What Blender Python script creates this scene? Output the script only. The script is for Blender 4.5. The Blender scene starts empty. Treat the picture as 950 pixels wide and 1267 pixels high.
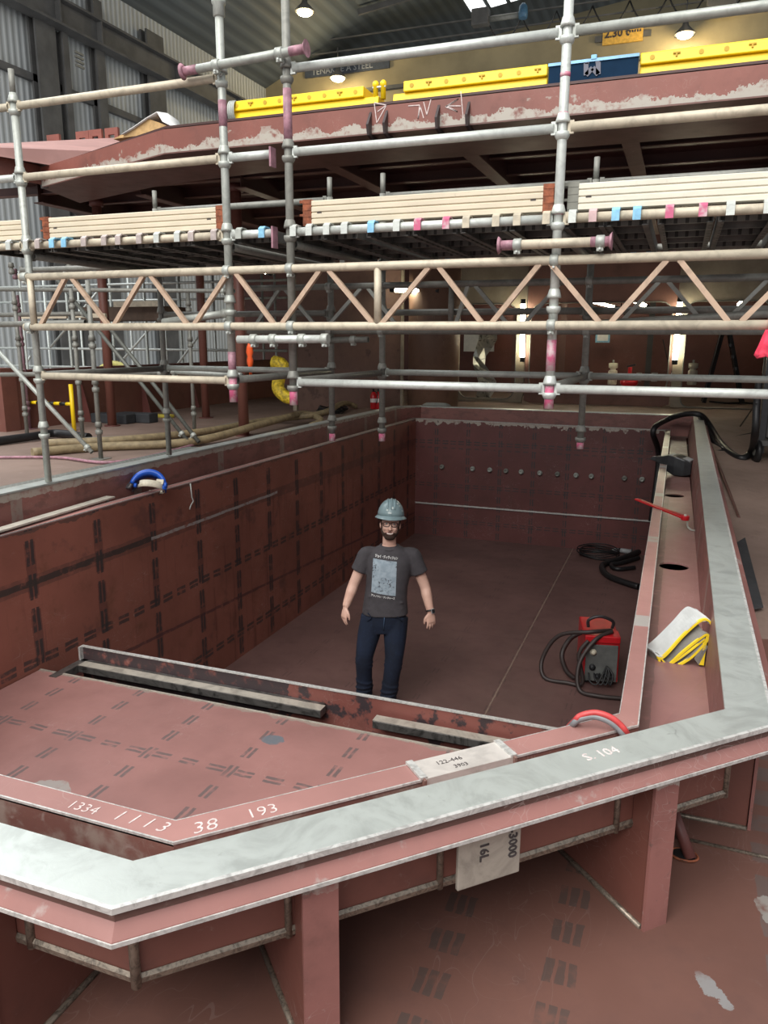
import bpy, bmesh, math, random
from mathutils import Vector, Matrix
random.seed(7)
SC = bpy.context.scene
COL = SC.collection
R = math.radians
PI = math.pi

# ------------------------------------------------------------------ camera
F_PX, W_PX, H_PX, CAM_Z = 952.0, 950.0, 1267.0, 3.15
_p, _y, _r = R(12.53), R(20.7), R(0.25)
FW = Vector((-math.sin(_y)*math.cos(_p), math.cos(_y)*math.cos(_p), -math.sin(_p)))
_rt = Vector((math.cos(_y), math.sin(_y), 0.0)); _up = _rt.cross(FW)
RT = math.cos(_r)*_rt + math.sin(_r)*_up
UP = -math.sin(_r)*_rt + math.cos(_r)*_up
CPOS = Vector((0, 0, CAM_Z))
cam_d = bpy.data.cameras.new('camera'); cam = bpy.data.objects.new('camera', cam_d); COL.objects.link(cam)
cam_d.sensor_fit = 'VERTICAL'; cam_d.sensor_height = 36.0; cam_d.lens = F_PX/H_PX*36.0
cam_d.clip_start = 0.05; cam_d.clip_end = 400
M = Matrix.Identity(4)
for i, ax in enumerate((RT, UP, -FW)):
    for j in range(3): M[j][i] = ax[j]
M.translation = CPOS
cam.matrix_world = M
SC.camera = cam

def ray(px, py): return FW + RT*((px-475)/F_PX) - UP*((py-633.5)/F_PX)
def at_z(px, py, z): r = ray(px, py); return CPOS + r*((z-CAM_Z)/r.z)
def at_y(px, py, y): r = ray(px, py); return CPOS + r*(y/r.y)
def at_x(px, py, x): r = ray(px, py); return CPOS + r*(x/r.x)

# ------------------------------------------------------------------ objects
_base = {}
def tag(o, label=None, cat=None, group=None, kind=None):
    if label: o['label'] = label
    if cat: o['category'] = cat
    if group: o['group'] = group
    if kind: o['kind'] = kind
    return o
def thing(name, label, cat, loc=(0, 0, 0), group=None):
    o = bpy.data.objects.new(name, None); COL.objects.link(o); o.location = loc
    o.empty_display_size = 0.1
    _base[o.name] = Vector(loc)
    return tag(o, label, cat, group)

class MB:
    """collects faces of one mesh; coordinates are world unless built with local=True"""
    def __init__(s): s.v = []; s.f = []; s.m = []; s.sm = []
    def add(s, verts, faces, mi=0, smooth=False):
        b = len(s.v); s.v += [Vector(v) for v in verts]
        for f in faces: s.f.append([b+i for i in f]); s.m.append(mi); s.sm.append(smooth)
        return s
    def box(s, lo, hi, mi=0):
        x0, y0, z0 = lo; x1, y1, z1 = hi
        return s.add([(x0,y0,z0),(x1,y0,z0),(x1,y1,z0),(x0,y1,z0),(x0,y0,z1),(x1,y0,z1),(x1,y1,z1),(x0,y1,z1)],
              [(0,3,2,1),(4,5,6,7),(0,1,5,4),(1,2,6,5),(2,3,7,6),(3,0,4,7)], mi)
    def obox(s, c, ax, ay, az, mi=0):
        c, ax, ay, az = map(Vector, (c, ax, ay, az))
        vs = [c+ax*i+ay*j+az*k for k in (-1, 1) for j, i in ((-1,-1),(-1,1),(1,1),(1,-1))]
        return s.add(vs, [(0,3,2,1),(4,5,6,7),(0,1,5,4),(1,2,6,5),(2,3,7,6),(3,0,4,7)], mi)
    def bar(s, p0, p1, w, h, up=(0, 0, 1), mi=0):
        p0, p1 = Vector(p0), Vector(p1); d = p1-p0; a = d.cross(Vector(up)).normalized(); b = a.cross(d).normalized()
        return s.obox((p0+p1)/2, d/2, a*w/2, b*h/2, mi)
    def tube(s, pts, r, n=10, mi=0, caps=True, closed=False, smooth=True):
        pts = [Vector(p) for p in pts]; N = len(pts)
        rs = r if isinstance(r, (list, tuple)) else [r]*N
        ring = []; prev = None
        for i, p in enumerate(pts):
            if closed: t = pts[(i+1) % N]-pts[i-1]
            else: t = pts[min(i+1, N-1)]-pts[max(i-1, 0)]
            t.normalize()
            if prev is None:
                a = t.cross(Vector((0, 0, 1)))
                if a.length < 1e-3: a = t.cross(Vector((1, 0, 0)))
            else: a = prev - t*prev.dot(t)
            a.normalize(); prev = a; b = t.cross(a)
            ring.append([p + (a*math.cos(2*PI*k/n) + b*math.sin(2*PI*k/n))*rs[i] for k in range(n)])
        vs = [q for rg in ring for q in rg]; fs = []
        for i in range(N if closed else N-1):
            j = (i+1) % N
            for k in range(n): fs.append((i*n+k, i*n+(k+1) % n, j*n+(k+1) % n, j*n+k))
        s.add(vs, fs, mi, smooth)
        if caps and not closed:
            s.add(ring[0], [tuple(range(n-1, -1, -1))], mi); s.add(ring[-1], [tuple(range(n))], mi)
        return s
    def cyl(s, p0, p1, r0, r1=None, n=16, mi=0, caps=True):
        return s.tube([p0, p1], [r0, r0 if r1 is None else r1], n, mi, caps)
    def pipe(s, p0, p1, r, t=0.004, n=12, mi=0):
        """open hollow pipe"""
        return s._pipe(Vector(p0), Vector(p1), r, t, n, mi)
    def _pipe(s, p0, p1, r, t, n, mi):
        d = (p1-p0).normalized(); a = d.cross(Vector((0, 0, 1)))
        if a.length < 1e-3: a = d.cross(Vector((1, 0, 0)))
        a.normalize(); b = d.cross(a)
        def rg(p, q): return [p+(a*math.cos(2*PI*k/n)+b*math.sin(2*PI*k/n))*q for k in range(n)]
        ln = min(0.06, (p1-p0).length*0.4)
        rings = [rg(p0+d*ln, r-t), rg(p0, r-t), rg(p0, r), rg(p1, r), rg(p1, r-t), rg(p1-d*ln, r-t)]
        for i in range(5):
            s.add(rings[i]+rings[i+1], [(k, (k+1) % n, n+(k+1) % n, n+k) for k in range(n)], mi, i == 2)
        s.add(rings[0], [tuple(range(n-1, -1, -1))], mi); s.add(rings[5], [tuple(range(n))], mi)
        return s
    def prism(s, poly, z0, z1, mi=0):
        n = len(poly)
        a = [(p[0], p[1], z0) for p in poly]; b = [(p[0], p[1], z1) for p in poly]
        return s.add(a+b, [tuple(range(n-1, -1, -1)), tuple(range(n, 2*n))]+[(i, (i+1) % n, n+(i+1) % n, n+i) for i in range(n)], mi)
    def extrude(s, poly, d, mi=0):
        """closed prism of a 3-D polygon pushed along d"""
        d = Vector(d); n = len(poly); a = [Vector(p) for p in poly]; b = [p+d for p in a]
        return s.add(a+b, [tuple(range(n-1, -1, -1)), tuple(range(n, 2*n))]+[(i, (i+1) % n, n+(i+1) % n, n+i) for i in range(n)], mi)
    def lathe(s, c, prof, axis=(0, 0, 1), n=20, mi=0, smooth=True):
        c = Vector(c); ax = Vector(axis).normalized(); a = ax.cross(Vector((0, 0, 1)))
        if a.length < 1e-3: a = Vector((1, 0, 0))
        a.normalize(); b = ax.cross(a)
        rings = [[c+ax*h+(a*math.cos(2*PI*k/n)+b*math.sin(2*PI*k/n))*max(r, 1e-4) for k in range(n)] for r, h in prof]
        for i in range(len(rings)-1):
            s.add(rings[i]+rings[i+1], [(k, (k+1) % n, n+(k+1) % n, n+k) for k in range(n)], mi, smooth)
        s.add(rings[0], [tuple(range(n-1, -1, -1))], mi); s.add(rings[-1], [tuple(range(n))], mi)
        return s
    def loft(s, rings, mi=0, closed=True, caps=True, smooth=True):
        n = len(rings[0])
        vs = [q for r in rings for q in r]; fs = []
        for i in range(len(rings)-1):
            for k in range(n if closed else n-1):
                fs.append((i*n+k, i*n+(k+1) % n, (i+1)*n+(k+1) % n, (i+1)*n+k))
        s.add(vs, fs, mi, smooth)
        if caps and closed:
            s.add(rings[0], [tuple(range(n-1, -1, -1))], mi); s.add(rings[-1], [tuple(range(n))], mi)
        return s
    def ball(s, c, r, n=14, mi=0, sc=(1, 1, 1)):
        c = Vector(c); m = n//2+1; rings = []
        for i in range(m):
            th = PI*(i+0.02 if i == 0 else (i-0.02 if i == m-1 else i))/(m-1)
            rings.append([c+Vector((math.sin(th)*math.cos(2*PI*k/n)*sc[0], math.sin(th)*math.sin(2*PI*k/n)*sc[1], -math.cos(th)*sc[2]))*r for k in range(n)])
        return s.loft(rings, mi)
    def build(s, name, mats, parent=None, local=False, bevel=0.0, fix=True):
        me = bpy.data.meshes.new(name)
        off = Vector((0, 0, 0))
        if parent is not None and not local: off = _base[parent.name]
        me.from_pydata([tuple(v-off) for v in s.v], [], s.f)
        if not isinstance(mats, (list, tuple)): mats = [mats]
        for m in mats: me.materials.append(m)
        for p, mi, sm in zip(me.polygons, s.m, s.sm): p.material_index = mi; p.use_smooth = sm
        if fix:
            bm = bmesh.new(); bm.from_mesh(me)
            bmesh.ops.remove_doubles(bm, verts=bm.verts, dist=1e-5)
            bmesh.ops.recalc_face_normals(bm, faces=bm.faces)
            bm.to_mesh(me); bm.free()
        o = bpy.data.objects.new(name, me); COL.objects.link(o)
        if parent is not None: o.parent = parent
        _base[o.name] = off
        if bevel:
            b = o.modifiers.new('bevel', 'BEVEL'); b.width = bevel; b.segments = 2; b.limit_method = 'ANGLE'
        return o

def copy_tree(o, parent=None):
    c = o.copy(); COL.objects.link(c)
    if parent is not None: c.parent = parent
    for ch in list(o.children): copy_tree(ch, c)
    return c

def offset_poly(P, d):
    """outward mitred offset of a CCW closed polygon"""
    n = len(P); out = []
    for i in range(n):
        a, b, c = (Vector(P[i-1][:2]), Vector(P[i][:2]), Vector(P[(i+1) % n][:2]))
        n1 = (b-a).normalized(); n1 = Vector((n1.y, -n1.x)); n2 = (c-b).normalized(); n2 = Vector((n2.y, -n2.x))
        m = (n1+n2); m = m/(m.dot(n1))
        out.append(b+m*d)
    return out
def sweep(mb, P, Z, section, mi=0):
    """sweep a closed section of (outward, up) points round the closed polygon P whose corners sit at heights Z"""
    n = len(P); loops = []
    for u, w in section:
        O = offset_poly(P, u); loops.append([Vector((O[i].x, O[i].y, Z[i]+w)) for i in range(n)])
    k = len(section)
    for j in range(k):
        a, b = loops[j], loops[(j+1) % k]
        mb.add(a+b, [(i, (i+1) % n, n+(i+1) % n, n+i) for i in range(n)], mi)
    return mb
def arc(c, r, a0, a1, n, z=None):
    pts = []
    for i in range(n+1):
        a = a0+(a1-a0)*i/n; p = (c[0]+r*math.cos(a), c[1]+r*math.sin(a))
        pts.append(p if z is None else (p[0], p[1], z))
    return pts
def spline(ctrl, n=8, closed=False):
    P = [Vector(p) for p in ctrl]; N = len(P); out = []
    for i in range(N if closed else N-1):
        p0 = P[i-1] if (closed or i > 0) else P[0]; p1 = P[i]; p2 = P[(i+1) % N]; p3 = P[(i+2) % N] if (closed or i+2 < N) else P[-1]
        for k in range(n):
            t = k/n
            out.append(0.5*((2*p1)+(p2-p0)*t+(2*p0-5*p1+4*p2-p3)*t*t+(3*p1-p0-3*p2+p3)*t**3))
    if not closed: out.append(P[-1])
    return out

# ------------------------------------------------------------------ materials
class V:
    """a value socket with arithmetic"""
    nt = None
    def __init__(s, sock): s.s = sock
    @staticmethod
    def op(o, *a):
        n = V.nt.nodes.new('ShaderNodeMath'); n.operation = o
        for i, x in enumerate(a):
            if isinstance(x, V): V.nt.links.new(x.s, n.inputs[i])
            else: n.inputs[i].default_value = x
        return V(n.outputs[0])
    def __add__(s, o): return V.op('ADD', s, o)
    __radd__ = __add__
    def __sub__(s, o): return V.op('SUBTRACT', s, o)
    def __rsub__(s, o): return V.op('SUBTRACT', o, s)
    def __mul__(s, o): return V.op('MULTIPLY', s, o)
    __rmul__ = __mul__
    def __truediv__(s, o): return V.op('DIVIDE', s, o)
def vabs(a): return V.op('ABSOLUTE', a)
def frac(a): return V.op('FRACT', a)
def near(a, c, e): return V.op('COMPARE', a, c, e)
def vmax(a, b): return V.op('MAXIMUM', a, b)
def gt(a, b): return V.op('GREATER_THAN', a, b)
def lt(a, b): return V.op('LESS_THAN', a, b)
def sstep(a, lo, hi):
    n = V.nt.nodes.new('ShaderNodeMapRange'); n.interpolation_type = 'SMOOTHSTEP'
    V.nt.links.new(a.s, n.inputs['Value'])
    n.inputs['From Min'].default_value = lo; n.inputs['From Max'].default_value = hi
    return V(n.outputs['Result'])
def wrap(u, step, off): return (frac((u-off)/step+0.5)-0.5)*step
def noise(scale, detail=4, rough=0.6, vec=None, dist=0.0):
    n = V.nt.nodes.new('ShaderNodeTexNoise'); n.inputs['Scale'].default_value = scale
    n.inputs['Detail'].default_value = detail; n.inputs['Roughness'].default_value = rough; n.inputs['Distortion'].default_value = dist
    V.nt.links.new(vec if vec is not None else V.co, n.inputs['Vector'])
    return V(n.outputs['Fac'])
def stretch(sx, sy, sz):
    n = V.nt.nodes.new('ShaderNodeMapping'); n.inputs['Scale'].default_value = (sx, sy, sz)
    V.nt.links.new(V.co, n.inputs['Vector']); return n.outputs[0]
def cmix(a, b, f):
    n = V.nt.nodes.new('ShaderNodeMix'); n.data_type = 'RGBA'
    ia, ib = n.inputs['A'], n.inputs['B']
    ia = [i for i in n.inputs if i.type == 'RGBA'][0]; ib = [i for i in n.inputs if i.type == 'RGBA'][1]
    fa = n.inputs[0]
    for sock, v in ((ia, a), (ib, b)):
        if isinstance(v, tuple): sock.default_value = (*v[:3], 1)
        else: V.nt.links.new(v, sock)
    if isinstance(f, V): V.nt.links.new(f.s, fa)
    else: fa.default_value = f
    return [o for o in n.outputs if o.type == 'RGBA'][0]
MATS = {}
def material(name, fn, coords='Object'):
    if name in MATS: return MATS[name]
    m = bpy.data.materials.new(name); m.use_nodes = True; nt = m.node_tree; V.nt = nt
    bs = nt.nodes['Principled BSDF']
    tc = nt.nodes.new('ShaderNodeTexCoord'); V.co = tc.outputs[coords]
    V.gpos = nt.nodes.new('ShaderNodeNewGeometry').outputs['Position']
    r = fn()
    def put(sock, v):
        if v is None: return
        if isinstance(v, V): nt.links.new(v.s, bs.inputs[sock])
        elif isinstance(v, (tuple, float, int)): bs.inputs[sock].default_value = (*v, 1) if isinstance(v, tuple) else v
        else: nt.links.new(v, bs.inputs[sock])
    put('Base Color', r.get('col')); put('Roughness', r.get('rough', 0.5)); put('Metallic', r.get('metal', 0.0))
    if 'emit' in r: put('Emission Color', r['emit']); bs.inputs['Emission Strength'].default_value = r['power']
    if 'spec' in r: put('Specular IOR Level', r['spec'])
    if 'alpha' in r: put('Alpha', r['alpha'])
    if 'trans' in r: put('Transmission Weight', r['trans'])
    if 'bump' in r:
        b = nt.nodes.new('ShaderNodeBump'); b.inputs['Strength'].default_value = r.get('bstr', 0.2); b.inputs['Distance'].default_value = r.get('bdist', 0.01)
        nt.links.new(r['bump'].s, b.inputs['Height']); nt.links.new(b.outputs[0], bs.inputs['Normal'])
    MATS[name] = m
    return m
def xyz():
    n = V.nt.nodes.new('ShaderNodeSeparateXYZ'); V.nt.links.new(V.gpos, n.inputs[0])
    return V(n.outputs[0]), V(n.outputs[1]), V(n.outputs[2])

def plain(name, col, rough=0.5, metal=0.0, var=0.18, scale=8.0, spec=None):
    def fn():
        n1 = noise(scale, 5)
        c = cmix(tuple(x*(1-var) for x in col), tuple(min(1, x*(1+var)) for x in col), sstep(n1, 0.3, 0.7))
        d = dict(col=c, rough=rough, metal=metal)
        if spec is not None: d['spec'] = spec
        return d
    return material(name, fn)

def primer(name, base, pattern=None, scuff=0.35, rough=0.5, stain=(0.06, 0.03, 0.025), stainamt=0.5, scufflo=0.62):
    """shop-primed steel: mottled red oxide, brown stains, grey scuffs, optional heat-mark pattern"""
    def fn():
        x, y, z = xyz()
        n1 = noise(0.9, 6, 0.6); n2 = noise(5.0, 6, 0.65); n3 = noise(16.0, 8, 0.7, dist=0.6); n4 = noise(60, 3)
        c = cmix(tuple(b*0.8 for b in base), tuple(b*1.18 for b in base), sstep(n1, 0.3, 0.7))
        c = cmix(c, stain, sstep(n2, 0.5, 0.85)*stainamt)
        c = cmix(c, (0.36, 0.31, 0.28), sstep(n3, scufflo, 0.78)*scuff)
        scr = vmax(near(noise(5.5, 2, 0.5, dist=1.2), 0.47, 0.0022), near(noise(11.0, 1, 0.5, vec=stretch(1, .35, 1.7), dist=.8), 0.55, 0.004))*sstep(noise(1.7, 2), 0.50, 0.60)
        c = cmix(c, (0.46, 0.38, 0.35), scr*min(0.32, scuff*0.7))
        mr = None
        if pattern is not None:
            wob = (noise(9.0, 3)-0.5)*0.02
            for mask, mc, soft in pattern(x+wob, y+wob, z+wob):
                c = cmix(c, mc, mask*soft*sstep(noise(14, 5), 0.25, 0.5))
        rg = n2*0.25+(rough-0.12)
        return dict(col=c, rough=rg, bump=n4*0.3+n2, bstr=0.12, bdist=0.006)
    return material(name, fn)

RED = (0.165, 0.061, 0.046)
PINK = (0.30, 0.135, 0.122)
DARKRED = (0.125, 0.04, 0.034)
BURN = (0.035, 0.034, 0.036)
def pl(u, step, off, gap=0.018, w=0.010): return near(vabs(wrap(u, step, off)), gap, w)
def dash(v, per, duty, off=0.0): return near(frac((v-off)/per), 0.5, duty/2)
def pat_left(x, y, z):
    v = pl(y, 0.645, 3.79, 0.020, 0.014)*dash(z, 0.235, 0.74)
    h = near(vabs(z-1.0), 0.020, 0.014)*dash(y, 0.19, 0.66)
    h2 = near(vabs(z-0.26), 0.020, 0.014)*dash(y, 0.19, 0.7)
    seam = near(z, 1.555, 0.022)*lt(y, 5.05)
    seam2 = near(z, 1.555, 0.013)*gt(y, 5.05)*lt(y, 7.2)
    pur = near(z+(y-4.7)*0.05, 0.72, 0.014)
    drip = sstep(noise(2.2, 3, vec=stretch(1, 6, 0.35)), 0.55, 0.75)*lt(z, 1.6)
    return [(drip, (0.075, 0.022, 0.018), 0.55), (near(vabs(wrap(y, 0.645, 3.79)), 0.0, 0.045)*dash(z, 0.47, 0.8), (0.13, 0.05, 0.04), 0.75),
            (near(z, 1.555, 0.05), (0.12, 0.055, 0.045), 0.6), (gt(z+(noise(6, 5)-0.5)*0.12, 1.905), (0.10, 0.06, 0.05), 0.8), (sstep(noise(2.6, 5), 0.6, 0.68), (0.11, 0.05, 0.045), 0.55),
            (v, BURN, 0.85), (h, BURN, 0.8), (h2, BURN, 0.8), (seam, (0.045, 0.035, 0.032), 0.9), (seam2, (0.42, 0.40, 0.38), 0.8), (pur, (0.06, 0.025, 0.03), 0.7)]
def pat_back(x, y, z):
    v = pl(x, 0.525, -3.07)*dash(z, 0.15, 0.7)
    h = near(vabs(z-1.56), 0.02, 0.009)*dash(x, 0.13, 0.7)
    h2 = near(vabs(z-1.47), 0.006, 0.006)*dash(x, 0.13, 0.6)
    h3 = near(vabs(z-0.86), 0.02, 0.008)*dash(x, 0.13, 0.7)
    h4 = near(vabs(z-0.27), 0.02, 0.008)*dash(x, 0.13, 0.7)
    top = gt(z+(noise(9, 5)-0.5)*0.3, 1.87)
    return [(v, BURN, 0.85), (h, BURN, 0.9), (h2, BURN, 0.6), (h3, BURN, 0.8), (h4, BURN, 0.8), (top, (0.45, 0.42, 0.36), 0.75), (near(z, 0.535, 0.012), (0.55, 0.53, 0.5), 0.95)]
def pat_shelf(x, y, z):
    a = pl(x, 0.517, -2.56, 0.017, 0.010)*dash(y, 0.20, 0.55, 0.03)
    b = near(vabs(wrap(y, 1.4, 3.135)), 0.017, 0.010)*dash(x, 0.172, 0.6, 0.02)
    edge = gt(y+(noise(7, 5)-0.5)*0.12, 3.745)
    d = (x+1.99)*(x+1.99)+(y-3.5)*(y-3.5)*1.6
    spot = lt(d+(noise(20, 4)-0.5)*0.004, 0.0042)
    d2 = (x+2.80)*(x+2.80)+(y-2.60)*(y-2.60)
    spot2 = lt(d2+(noise(14, 4)-0.5)*0.02, 0.02)
    return [(a, (0.10, 0.085, 0.085), 0.8), (b, (0.10, 0.085, 0.085), 0.8), (edge, (0.25, 0.21, 0.18), 0.7), (spot, (0.12, 0.14, 0.16), 0.95), (spot2, (0.30, 0.29, 0.27), 0.8)]
def pat_deck(x, y, z):
    # groups of three short burn strokes in rows that run away from the viewer
    a = vmax(near(x, -0.475, 0.045), near(x, -0.165, 0.045))
    a = a*dash(y, 0.15, 0.55, 0.02)*near(frac(x*33.0), 0.5, 0.36)
    a2 = near(x, 0.40, 0.06)*dash(y, 0.17, 0.6)
    d = (x-0.20)*(x-0.20)*1.2+(y-1.83)*(y-1.83)*2.0
    k1 = (x-0.205)+(y-1.83)*0.9; k2 = (x-0.205)*0.9-(y-1.83)
    rub = lt(k1*k1*5.0+k2*k2*0.9+(noise(28, 7, 0.75)-0.5)*0.022, 0.0045)
    rub2 = lt((x-0.37)*(x-0.37)*2.2+(y-2.2)*(y-2.2)+(noise(15, 5)-0.5)*0.01, 0.004)
    return [(a, (0.05, 0.047, 0.043), 0.6), (a2, (0.10, 0.085, 0.08), 0.6), (rub, (0.24, 0.245, 0.245), 0.8), (rub2, (0.27, 0.26, 0.24), 0.75)]
def pat_pool(x, y, z):
    a = near(x+(y-6.0)*0.0-0.0, -1.34, 0.006)
    b = near(vabs(wrap(y, 1.9, 5.95)), 0.0, 0.004)
    c = pl(x, 0.66, -2.0, 0.02, 0.006)*dash(y, 0.3, 0.4)
    return [(a, (0.30, 0.24, 0.18), 0.7), (b, (0.06, 0.03, 0.03), 0.7), (c, (0.05, 0.03, 0.03), 0.55)]
def pat_face(x, y, z):
    n = sstep(noise(6, 6), 0.45, 0.62)
    return [(n, (0.32, 0.28, 0.24), 0.6)]
def pat_fascia(x, y, z):
    n = lt(z+(noise(3.5, 6, 0.75)-0.5)*0.34, 4.938)
    n2 = sstep(noise(4.0, 6), 0.62, 0.66)*lt(z, 5.02)
    return [(n, (0.40, 0.37, 0.32), 0.92), (n2, (0.38, 0.35, 0.30), 0.7)]
def pat_burnt(x, y, z):
    n = vmax(sstep(noise(7, 5), 0.52, 0.6), gt((noise(6, 4)-0.5)*0.5-x, 2.15))
    return [(n, (0.025, 0.025, 0.03), 0.9)]

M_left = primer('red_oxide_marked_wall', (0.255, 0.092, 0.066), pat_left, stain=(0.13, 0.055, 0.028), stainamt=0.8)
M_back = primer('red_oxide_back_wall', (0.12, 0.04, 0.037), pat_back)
M_shelf = primer('pink_primer_shelf', (0.275, 0.138, 0.125), pat_shelf, scuff=0.2, stain=(0.22, 0.10, 0.09), rough=0.42)
M_deck = primer('red_oxide_deck', (0.130, 0.061, 0.047), pat_deck, scuff=0.14, stain=(0.075, 0.04, 0.036), rough=0.55)
M_pool = primer('dull_primer_pool_floor', (0.135, 0.073, 0.066), pat_pool, scuff=0.08, stain=(0.08, 0.045, 0.04), rough=0.5)
M_red = primer('red_oxide_primer', RED)
M_pink = primer('pink_primer', PINK, scuff=0.3, stain=(0.2, 0.09, 0.08), rough=0.42)
M_dred = primer('dark_red_primer', DARKRED, scuff=0.12)
M_face = primer('scuffed_brown_primer', (0.17, 0.075, 0.06), pat_face, scuff=0.7, scufflo=0.55)
M_fascia = primer('fascia_primer', (0.21, 0.068, 0.05), pat_fascia, scuff=0.2)
M_burnt = primer('burnt_primer', (0.20, 0.068, 0.055), pat_burnt)
M_dusty = primer('dusty_deck', (0.235, 0.165, 0.135), None, scuff=0.3, stain=(0.12, 0.08, 0.065), rough=0.6)
M_casing = primer('brown_casing', (0.15, 0.075, 0.06), None, scuff=0.25, stain=(0.08, 0.045, 0.04))

def metal(name, col, rough, metallic, swirl=4.0, dark=0.35):
    def fn():
        n1 = noise(swirl, 6, 0.65, dist=2.2); n2 = noise(26, 4, dist=1.0); n3 = noise(1.3, 3)
        c = cmix(tuple(x*(1-dark) for x in col), col, sstep(n1, 0.32, 0.6))
        c = cmix(c, tuple(x*0.5 for x in col), sstep(n2, 0.66, 0.82)*0.6)
        return dict(col=c, rough=n1*0.3+(rough-0.15), metal=metallic, bump=n2, bstr=0.08, bdist=0.004)
    return material(name, fn)
M_silver = metal('ground_bare_steel', (0.575, 0.615, 0.585), 0.38, 0.55, 5.0, 0.17)
M_silver2 = metal('ground_weld_edge', (0.66, 0.655, 0.63), 0.4, 0.4, 22, 0.35)
M_mill = metal('mill_steel', (0.45, 0.41, 0.35), 0.5, 0.35, 5, 0.3)
M_bar = metal('blackened_bar', (0.20, 0.19, 0.18), 0.35, 0.7, 6, 0.7)
M_bead = metal('weld_bead_steel', (0.30, 0.25, 0.20), 0.4, 0.6, 40, 0.6)
M_galv = metal('galvanised_grey', (0.40, 0.42, 0.385), 0.5, 0.3, 9, 0.22)
M_galvd = metal('dull_galvanised', (0.235, 0.235, 0.21), 0.55, 0.25, 8, 0.25)
M_galvw = metal('bright_galvanised', (0.58, 0.61, 0.575), 0.45, 0.3, 10, 0.18)
M_warm = metal('weathered_buff_tube', (0.54, 0.48, 0.37), 0.55, 0.12, 7, 0.25)
M_buffp = metal('pinkish_buff_brace', (0.50, 0.36, 0.26), 0.6, 0.1, 7, 0.25)
M_pinkp = material('smeared_pink_paint', lambda: dict(col=cmix((0.52, 0.10, 0.20), (0.55, 0.40, 0.42), sstep(noise(16, 5), 0.42, 0.62)), rough=0.5))
M_mauve = plain('mauve_paint', (0.33, 0.17, 0.21), 0.5, 0, 0.3, 25)
M_bluep = plain('pale_blue_paint', (0.22, 0.48, 0.68), 0.5, 0, 0.2, 25)
M_dusk = plain('dusky_paint', (0.42, 0.36, 0.34), 0.5, 0.1, 0.2, 25)
M_rust = plain('rusty_casting', (0.24, 0.07, 0.03), 0.7, 0.1, 0.4, 30)
M_black = plain('black_rubber', (0.012, 0.012, 0.013), 0.5, 0, 0.3, 20)
M_blackp = plain('black_plastic', (0.018, 0.019, 0.021), 0.35, 0, 0.2, 20)
M_yellow = plain('yellow_plastic', (0.90, 0.62, 0.008), 0.4, 0, 0.05, 3)
M_yellowd = plain('yellow_shadow_plastic', (0.55, 0.34, 0.01), 0.5, 0, 0.1, 3)  # darker yellow that paints in the shade of the barrier recesses
M_white = plain('white_matt', (0.78, 0.78, 0.76), 0.6, 0, 0.06, 12)
M_grey = plain('grey_plastic', (0.30, 0.31, 0.32), 0.5, 0, 0.1, 12)
M_cream = plain('cream_plastic', (0.62, 0.57, 0.45), 0.5, 0, 0.08, 20)
M_beige = plain('beige_primer', (0.34, 0.29, 0.22), 0.6, 0, 0.15, 3)
M_redg = plain('red_enamel', (0.50, 0.012, 0.018), 0.3, 0, 0.1, 8)
M_orange = plain('orange_plastic', (0.80, 0.10, 0.015), 0.45, 0, 0.1, 8)
M_blue = plain('blue_plastic', (0.012, 0.09, 0.50), 0.35, 0, 0.1, 10)
M_chalk = plain('white_chalk', (0.62, 0.52, 0.50), 0.9, 0, 0.2, 60)
M_ink = plain('dark_ink', (0.05, 0.04, 0.04), 0.8, 0, 0.2, 60)
M_hose = plain('tan_hose', (0.27, 0.21, 0.12), 0.6, 0, 0.25, 14)
M_ply = plain('plywood', (0.50, 0.32, 0.14), 0.7, 0, 0.2, 10)
M_navy = plain('navy_sheet', (0.006, 0.024, 0.055), 0.85, 0, 0.1, 8, spec=0.15)
M_hsteel = plain('hangar_steel', (0.085, 0.083, 0.08), 0.7, 0, 0.2, 1.5)
M_crane = plain('crane_buff_paint', (0.28, 0.23, 0.13), 0.6, 0, 0.15, 0.6)
def lampmat(name, col, p): return material(name, lambda: dict(col=(0.8, 0.8, 0.75), rough=0.4, emit=col, power=p))
M_tube = lampmat('lit_fluorescent_tube', (1.0, 0.92, 0.66), 30.0)
M_warmlamp = lampmat('lit_lamp_glass', (1.0, 0.82, 0.45), 30.0)
M_skyl = lampmat('lit_skylight_pane', (0.95, 0.98, 1.0), 1.6)
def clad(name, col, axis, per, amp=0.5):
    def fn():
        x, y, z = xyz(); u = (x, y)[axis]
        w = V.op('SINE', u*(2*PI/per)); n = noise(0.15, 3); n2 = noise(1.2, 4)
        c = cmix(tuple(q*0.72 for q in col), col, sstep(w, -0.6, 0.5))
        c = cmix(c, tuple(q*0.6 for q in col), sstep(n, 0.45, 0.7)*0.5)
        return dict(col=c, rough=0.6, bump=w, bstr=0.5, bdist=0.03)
    return material(name, fn)
# ================================================================== POOL TANK
tank = thing('steel_pool_tank', 'big red-primed steel pool basin with ground silver rim, standing man inside', 'pool', (-2.0, 6.0, 0.0))
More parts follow.
